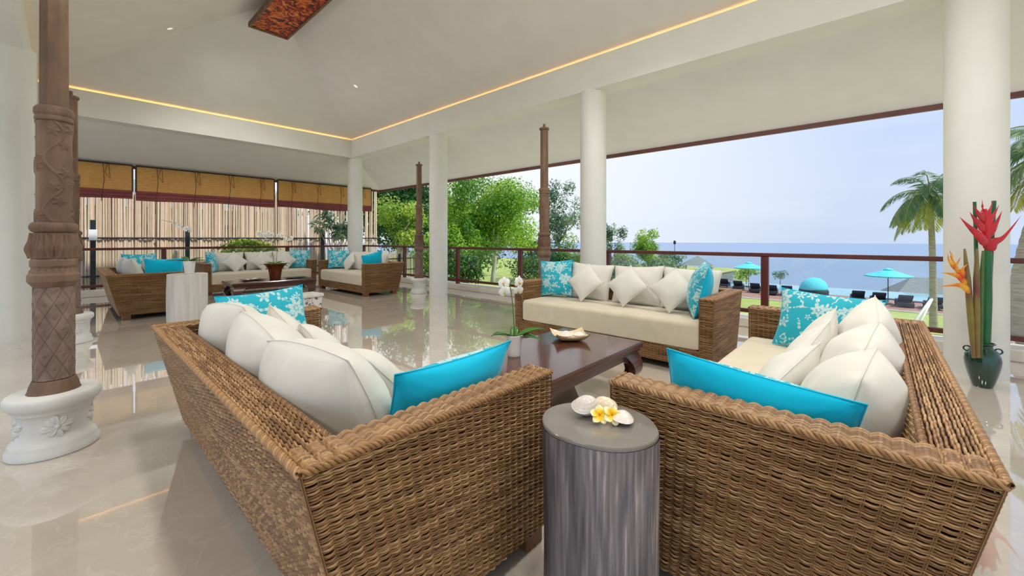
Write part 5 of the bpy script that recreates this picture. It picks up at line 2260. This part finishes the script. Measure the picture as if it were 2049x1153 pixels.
tree('distant bush left of the gazebo walls', x, y, 3, (2.0, 3.2, 3.2, 1.6), 1800, .35, MT['leaf_grey'], MT['bark'], 29, 14, .1, name='bush', cat='bush')
for lb, px, d, sz, lf, sd in (('dark low bush at the lawn edge, left of the fourth carved pillar', 1060, 36, 1.7, 'leaf_dark', 81),
                              ('grey-green low bush at the lawn edge, just right of the fourth carved pillar', 1128, 38, 2.0, 'leaf_grey', 82),
                              ('pale green low bush glimpsed left of the fourth column', 1150, 27, 1.2, 'leaf_yellow', 83),
                              ('grey-green low bush glimpsed right of the fourth column', 1240, 37, 1.9, 'leaf_grey', 84)):
    x, y = Pd(px, d)
    tree(lb, x, y, 3, (sz * 1.15, sz, sz, sz), 2600, .18, MT[lf], MT['bark'], sd, 14, .06, name='bush', cat='bush')
# plants in front of the bamboo fence
x, y = 3.95, 14.45
tree('bright green shrub behind the bamboo-fence sofa, in front of the bamboo', x, y, 1.6, (1.25, 1.0, .45, .42), 1700, .17, MT['leaf_yellow'], MT['bark'], 31, 14, .03, name='shrub', cat='bush', upbias=.9)
x, y = 6.35, 14.1
t = tree('frangipani tree with pale bare branches, left of the corner column', x, y, 2.4, (1.95, .95, .5, .7), 300, .27, MT['leaf_grey'], MT['pale_bark'], 32, 9, .055, trunk_h=.9, lobes=(.2, .3), aspect=.3)
# bush by the pool
x, y = Pd(1492, 44)
tree('small sparse bush behind the left parasol', x, y, 2, (1.5, 1.6, 1.6, .8), 700, .24, MT['leaf_yellow'], MT['bark'], 33, 12, .05, name='bush', cat='bush')
x, y = Pd(1562, 44)
tree('small sparse bush right of the railing post, by the pool', x, y, 2, (1.2, 1.0, 1.0, .6), 260, .22, MT['leaf_grey'], MT['bark'], 34, 10, .04, name='bush', cat='bush')


def palm(label, x, y, gz, h_, lean, nfr, flen, seed, rt=.16, stakes=0, skirt=0):
    g = np.random.default_rng(seed)
    t_ = thing('palm_tree', label, 'palm tree', (x, y, gz))
    m_ = MB()
    k = 40
    pts, rs = [], []
    for i in range(k + 1):
        u = i / k
        pts.append((lean[0] * u * u, lean[1] * u * u, h_ * u))
        rs.append(rt * (1.25 - .55 * u ** .6) * (1 + .05 * (i % 2)) + rt * .5 * max(0, 1 - u * 12))
    m_.tube(pts, rs, 12)
    m_.build('trunk', MT['palm_bark'], t_, 180)
    top = Vector(pts[-1])
    for j in range(nfr):
        az = j * 2.399 + g.uniform(-.2, .2)
        el = R(g.uniform(-25, 75))
        ln = flen * g.uniform(.8, 1.1)
        d = Vector((math.cos(az) * math.cos(el), math.sin(az) * math.cos(el), math.sin(el)))
        nseg = 14
        axis = []
        p_ = top.copy()
        v_ = d.copy()
        for i in range(nseg + 1):
            axis.append(p_.copy())
            v_.z -= .135 + .03 * i / nseg
            v_.normalize()
            p_ = p_ + v_ * ln / nseg
        m_ = MB()
        m_.tube(axis, [.022 * (1 - i / nseg) + .004 for i in range(nseg + 1)], 5)
        V, F, Q = list(m_.v), [f for f in m_.f], [.75] * len(m_.v)
        fr_rnd = g.uniform(.1, .5) if el > .25 else g.uniform(.5, .95)
        side0 = Vector((-math.sin(az), math.cos(az), 0))
        for i in range(38):
            u = .12 + .88 * i / 37
            q = u * nseg
            a = min(int(q), nseg - 1)
            c = axis[a].lerp(axis[a + 1], q - a)
            tdir = (axis[a + 1] - axis[a]).normalized()
            ll = ln * .3 * math.sin(PI * (.12 + .83 * u)) ** .7
            for s in (-1, 1):
                dd = (side0 * s * .8 + tdir * .75 + Vector((0, 0, -.25 - g.uniform(0, .35)))).normalized()
                wv = tdir.cross(dd).cross(dd).normalized() * .017 * (flen / 2)
                o_ = len(V)
                mid = c + dd * ll * .5 + Vector((0, 0, -.04 * ll))
                tip = c + dd * ll + Vector((0, 0, -.22 * ll))
                V += [tuple(c), tuple(mid + wv), tuple(tip), tuple(mid - wv)]
                Q += [min(1, max(0, fr_rnd + g.normal(0, .1)))] * 4
                F.append((o_, o_ + 1, o_ + 2, o_ + 3))
        me = np_mesh('frond', np.array(V), F, MT['palm_leaf'], smooth=0, rnd=Q)
        link('frond', me, t_)
    for k in range(stakes):
        m_ = MB()
        a = (1.3, -1.0)[k % 2]
        b = (-1.5 - .25 * k, .7 + .1 * k)
        m_.tube([(b[0] * 1.1, b[1] * 1.1 + .2 * k, .0), (0, 0, 1.75)], .045, 8)
        m_.build('support_pole', MT['white_wood'], t_, 180)
    return t_


x, y = Pd(1868, 15.5)
palm('palm tree with pale ringed trunk and propping poles, left of the near white column', x, y, ground_z(x, y), 5.7, (-.12, .1), 34, 2.0, 41, .11, 2)
x, y = Pd(2044, 6.3)
palm('palm with yellowing fronds at the right edge, beyond the near white column', x, y, ground_z(x, y), 3.1, (.55, -.55), 20, 1.5, 42, .17)
for k, (dx, dy, s_) in enumerate(((.1, .5, .2), (.4, .2, .16), (-.1, .25, .13), (.45, .6, .22), (.0, -.2, .15), (.7, .0, .18))):
    m_ = MB()
    g = np.random.default_rng(60 + k)
    n_, k_ = 12, 8
    vs = []
    for i in range(k_ + 1):
        for j in range(n_):
            ph, a = PI * i / k_, 2 * PI * j / n_
            q = s_ * (1 + .12 * math.sin(3 * a + k) + .1 * math.cos(2 * ph + k))
            vs.append((q * math.sin(ph) * math.cos(a), q * math.sin(ph) * math.sin(a) * .8, q * .6 * math.cos(ph)))
    m_.add(vs, [(i * n_ + j, i * n_ + (j + 1) % n_, (i + 1) * n_ + (j + 1) % n_, (i + 1) * n_ + j) for i in range(k_) for j in range(n_)])
    o = m_.build('garden_rock', MT['stone'], None, 50)
    xx, yy = x - dx * .6 - .1, y - .3 + dy
    o.location = (xx, yy, ground_z(xx, yy) + s_ * .3)
    tag(o, ('largest grey rock at the foot of the right-edge palm', 'grey rock at the palm foot, second largest', 'small grey rock close to the palm trunk', 'grey rock on the far side of the palm-foot heap',
            'grey rock in front of the right-edge palm trunk', 'grey rock on the near side of the palm-foot heap')[k], 'rock', 'rocks at the palm foot')


# ------------------------------------------------------------------ the pool side
DZ = -3.56


def parasol(label, x, y, r, h_, rz=0):
    t_ = thing('parasol', label, 'parasol', (x, y, DZ), rz, 'turquoise parasols by the pool')
    m_ = MB()
    m_.tube([(0, 0, 0), (0, 0, h_)], .03, 10)
    m_.build('pole', MT['foot'], t_, 180)
    m_ = MB()
    m_.lathe([(.28, 0), (.28, .06), (.06, .1), (.05, .3)], 20)
    m_.build('base', MT['stone'], t_)
    n_ = 8
    m_ = MB()
    vs = [(0, 0, h_)]
    for q, zz in ((.18, -.07), (.55, -.27), (1, -.5), (.97, -.58)):
        for k in range(n_ * 4):
            a = 2 * PI * k / (n_ * 4)
            sag = 1 - .05 * q * (1 - abs(((k % 4) - 2) / 2)) if k % 4 else 1
            vs.append((r * q * sag * math.cos(a), r * q * sag * math.sin(a), h_ + zz))
    N_ = n_ * 4
    fs = [(0, 1 + k, 1 + (k + 1) % N_) for k in range(N_)]
    for i in range(3):
        for k in range(N_):
            k2 = (k + 1) % N_
            fs.append((1 + i * N_ + k, 1 + (i + 1) * N_ + k, 1 + (i + 1) * N_ + k2, 1 + i * N_ + k2))
    m_.add(vs, fs)
    cn = m_.build('canopy', MT['canvas'], t_, 25)
    m_ = MB()
    m_.lathe([(.3, -.05), (.22, .03), (.05, .08)], 16, c=(0, 0, h_))
    m_.build('vent_cap', MT['canvas'], t_, 60)
    for k in range(n_):
        a = 2 * PI * k / n_
        m_ = MB()
        m_.tube([(0, 0, h_ - .05), (r * .98 * math.cos(a), r * .98 * math.sin(a), h_ - .53)], .012, 5)
        m_.build('rib', MT['foot'], t_, 180)
    return t_


x, y = Pd(1777, 30.2)
parasol('turquoise parasol standing right, above a pair of black loungers by the pool', x, y, 1.4, 2.55)
x, y = Pd(1498, 40)
parasol('turquoise parasol standing farther left, seen left of the railing post', x, y, 1.35, 2.45, .3)

# round daybed with hood
x, y = Pd(1628, 34.5)
t = thing('round_daybed', 'round black wicker daybed with a turquoise hood by the pool', 'daybed', (x, y, DZ), math.atan2(-y, -x) + R(165))
m_ = MB()
m_.lathe([(.9, 0), (1.03, .08), (1.05, .4), (1.0, .46), (.9, .47)], 40)
m_.build('wicker_base', MT['black_wicker'], t, 50)
m_ = MB()
m_.lathe([(.96, .47), (.97, .56), (.9, .62), (.4, .64)], 40)
m_.build('mattress', MT['canvas'], t, 60)
nu, nv = 24, 12
vs = []
for i in range(nv):
    for j in range(nu):
        a = PI * (.5 + j / (nu - 1))
        e = PI * .5 * i / (nv - 1)
        vs.append((1.02 * math.cos(a) * math.cos(e * .98) + .35 * math.sin(e), 1.02 * math.sin(a) * math.cos(e * .98), .5 + .98 * math.sin(e)))
m_ = MB()
m_.add(vs, [tuple(q) for q in grid_faces(nu, nv)])
hd = m_.build('hood', MT['canvas'], t, 180)
so_ = hd.modifiers.new('thickness', 'SOLIDIFY')
so_.thickness = .03
for k in range(3):
    m_ = MB()
    m_.box(-.1, .25, -.6 + k * .42, -.25 + k * .42, .62, .8, b=.05)
    m_.build('pillow', MT['canvas'], t, 60)


def lounger(label):
    t_ = thing('sun_lounger', label, 'lounger', (0, 0, 0), 0, 'black sun loungers on the pool deck')
    m_ = MB()
    m_.box(-.4, .4, -.95, .95, .12, .34, b=.02)
    m_.build('frame', MT['black_wicker'], t_)
    for sx in (-.34, .34):
        for sy in (-.85, .85):
            m_ = MB()
            m_.box(sx - .04, sx + .04, sy - .04, sy + .04, 0, .13)
            m_.build('leg', MT['black_wicker'], t_)
    m_ = MB()
    m_.box(-.38, .38, -.93, .3, .34, .45, b=.03)
    m_.build('mattress', MT['navy'], t_, 60)
    m_ = MB()
    Mx = Matrix.Translation((0, .28, .37)) @ Matrix.Rotation(R(38), 4, 'X')
    m_.box(-.38, .38, 0, .72, 0, .11, b=.03, M=Mx)
    m_.build('backrest', MT['navy'], t_, 60)
    return t_


def low_table(label):
    t_ = thing('pool_table', label, 'table', (0, 0, 0), 0, 'small black tables between the loungers')
    m_ = MB()
    m_.box(-.3, .3, -.3, .3, .36, .41, b=.006)
    m_.build('tabletop', MT['black_wicker'], t_)
    for sx in (-.26, .26):
        for sy in (-.26, .26):
            m_ = MB()
            m_.box(sx - .025, sx + .025, sy - .025, sy + .025, 0, .36)
            m_.build('leg', MT['black_wicker'], t_)
    return t_


LG = [(1757, 30.2, 'lounger immediately left of the right parasol pole'), (1809, 28.8, 'lounger to the right of the right parasol pole'),
      (1716, 31.2, 'lounger behind the batik pillow, left of the right parasol'), (1545, 35.0, 'lounger half behind the railing post'),
      (1575, 34.5, 'lounger between the railing post and the round daybed'), (1512, 36.5, 'lounger just left of the railing post'),
      (1478, 38.5, 'lounger under the left parasol'), (1450, 40.5, 'lounger left of the left parasol, by the railing sofa pillow'),
      (1868, 27.8, 'lounger beside the palm trunk')]
lg0 = None
for px, d, lb in LG:
    x, y = Pd(px, d)
    if lg0 is None:
        lg0 = lounger('black sun ' + lb)
        o = lg0
    else:
        o = copy_tree(lg0)
        o['label'] = 'black sun ' + lb
    o.location = (x, y, DZ)
    o.rotation_euler = (0, 0, R(96))
tb0 = None
for px, d, lb in ((1782, 29.6, 'small black table under the right parasol'), (1838, 28.2, 'small black table near the palm trunk'), (1494, 37.6, 'small black table near the left parasol pole')):
    x, y = Pd(px, d)
    if tb0 is None:
        tb0 = low_table(lb)
        o = tb0
    else:
        o = copy_tree(tb0)
        o['label'] = lb
    o.location = (x, y, DZ)
# parts of a blue cushion stack near the palm
# gazebo, garden walls and the roof below the pool
x, y = Pd(1396, 60)
t = thing('gazebo', 'white garden pavilion with a grey pyramid roof beyond the small trees', 'pavilion', (x, y, -5.2), R(20))
m_ = MB()
m_.add([(-2.1, -2.1, 2.6), (2.1, -2.1, 2.6), (2.1, 2.1, 2.6), (-2.1, 2.1, 2.6), (0, 0, 3.95)], [(0, 1, 4), (1, 2, 4), (2, 3, 4), (3, 0, 4), (3, 2, 1, 0)])
m_.build('roof', MT['roof'], t, 10)
for sx in (-1.6, 1.6):
    for sy in (-1.6, 1.6):
        m_ = MB()
        m_.box(sx - .1, sx + .1, sy - .1, sy + .1, 0, 2.62)
        m_.build('column', MT['wall_ext'], t)
m_ = MB()
m_.box(-2, 2, -2, 2, -.4, .02)
m_.build('plinth', MT['wall_ext'], t)
for px0, px1, d0, d1, zt0, zt1, lb in ((1388, 1425, 52, 50, -2.85, -2.35, 'pale garden wall with a sloping top under the gazebo'),
                                       (1440, 1469, 50, 47, -3.2, -2.6, 'pale garden wall with a sloping top right of the gazebo')):
    xa, ya = Pd(px0, d0)
    xb, yb = Pd(px1, d1)
    t = thing('garden_wall', lb, 'wall', (xa, ya, -4.2), math.atan2(yb - ya, xb - xa))
    ln = math.hypot(xb - xa, yb - ya)
    m_ = MB()
    m_.prism([(0, 0), (ln, 0), (ln, zt1 + 4.2), (0, zt0 + 4.2)], 1, -.15, .15)
    m_.build('wall_body', MT['wall_ext'], t)
    m_ = MB()
    m_.prism([(-.1, zt0 + 4.2), (ln + .1, zt1 + 4.2), (ln + .1, zt1 + 4.32), (-.1, zt0 + 4.32)], 1, -.22, .22)
    m_.build('coping', MT['stone'], t)
x, y = Pd(1856, 40)
t = thing('pool_house_roof', 'grey hipped roof of a lower building beyond the pool, left of the palm trunk', 'building', (x, y, -6.2), R(14))
m_ = MB()
m_.add([(-2.3, -3, 1.9), (2.3, -3, 1.9), (2.3, 3, 1.9), (-2.3, 3, 1.9), (0, -1.2, 3.6), (0, 1.2, 3.6)], [(0, 1, 4), (1, 2, 5, 4), (2, 3, 5), (3, 0, 4, 5), (3, 2, 1, 0)])
m_.build('roof', MT['roof'], t, 10)
m_ = MB()
m_.box(-1.9, 1.9, -2.6, 2.6, 0, 1.95)
m_.build('house_wall', MT['wall_ext'], t)
# lamp pole above the trees
x, y = Pd(1350, 40)
t = thing('lamp_pole', 'thin dark lamp pole rising behind the railing, left of the gazebo', 'lamp pole', (x, y, -3.9))
m_ = MB()
m_.tube([(0, 0, 0), (0, 0, 4.65)], [.06, .03], 8)
m_.build('pole', MT['steel'], t, 180)
m_ = MB()
m_.lathe([(.05, 4.6), (.12, 4.66), (.12, 4.9), (.03, 5.0)], 12)
m_.build('lantern', MT['steel'], t, 60)
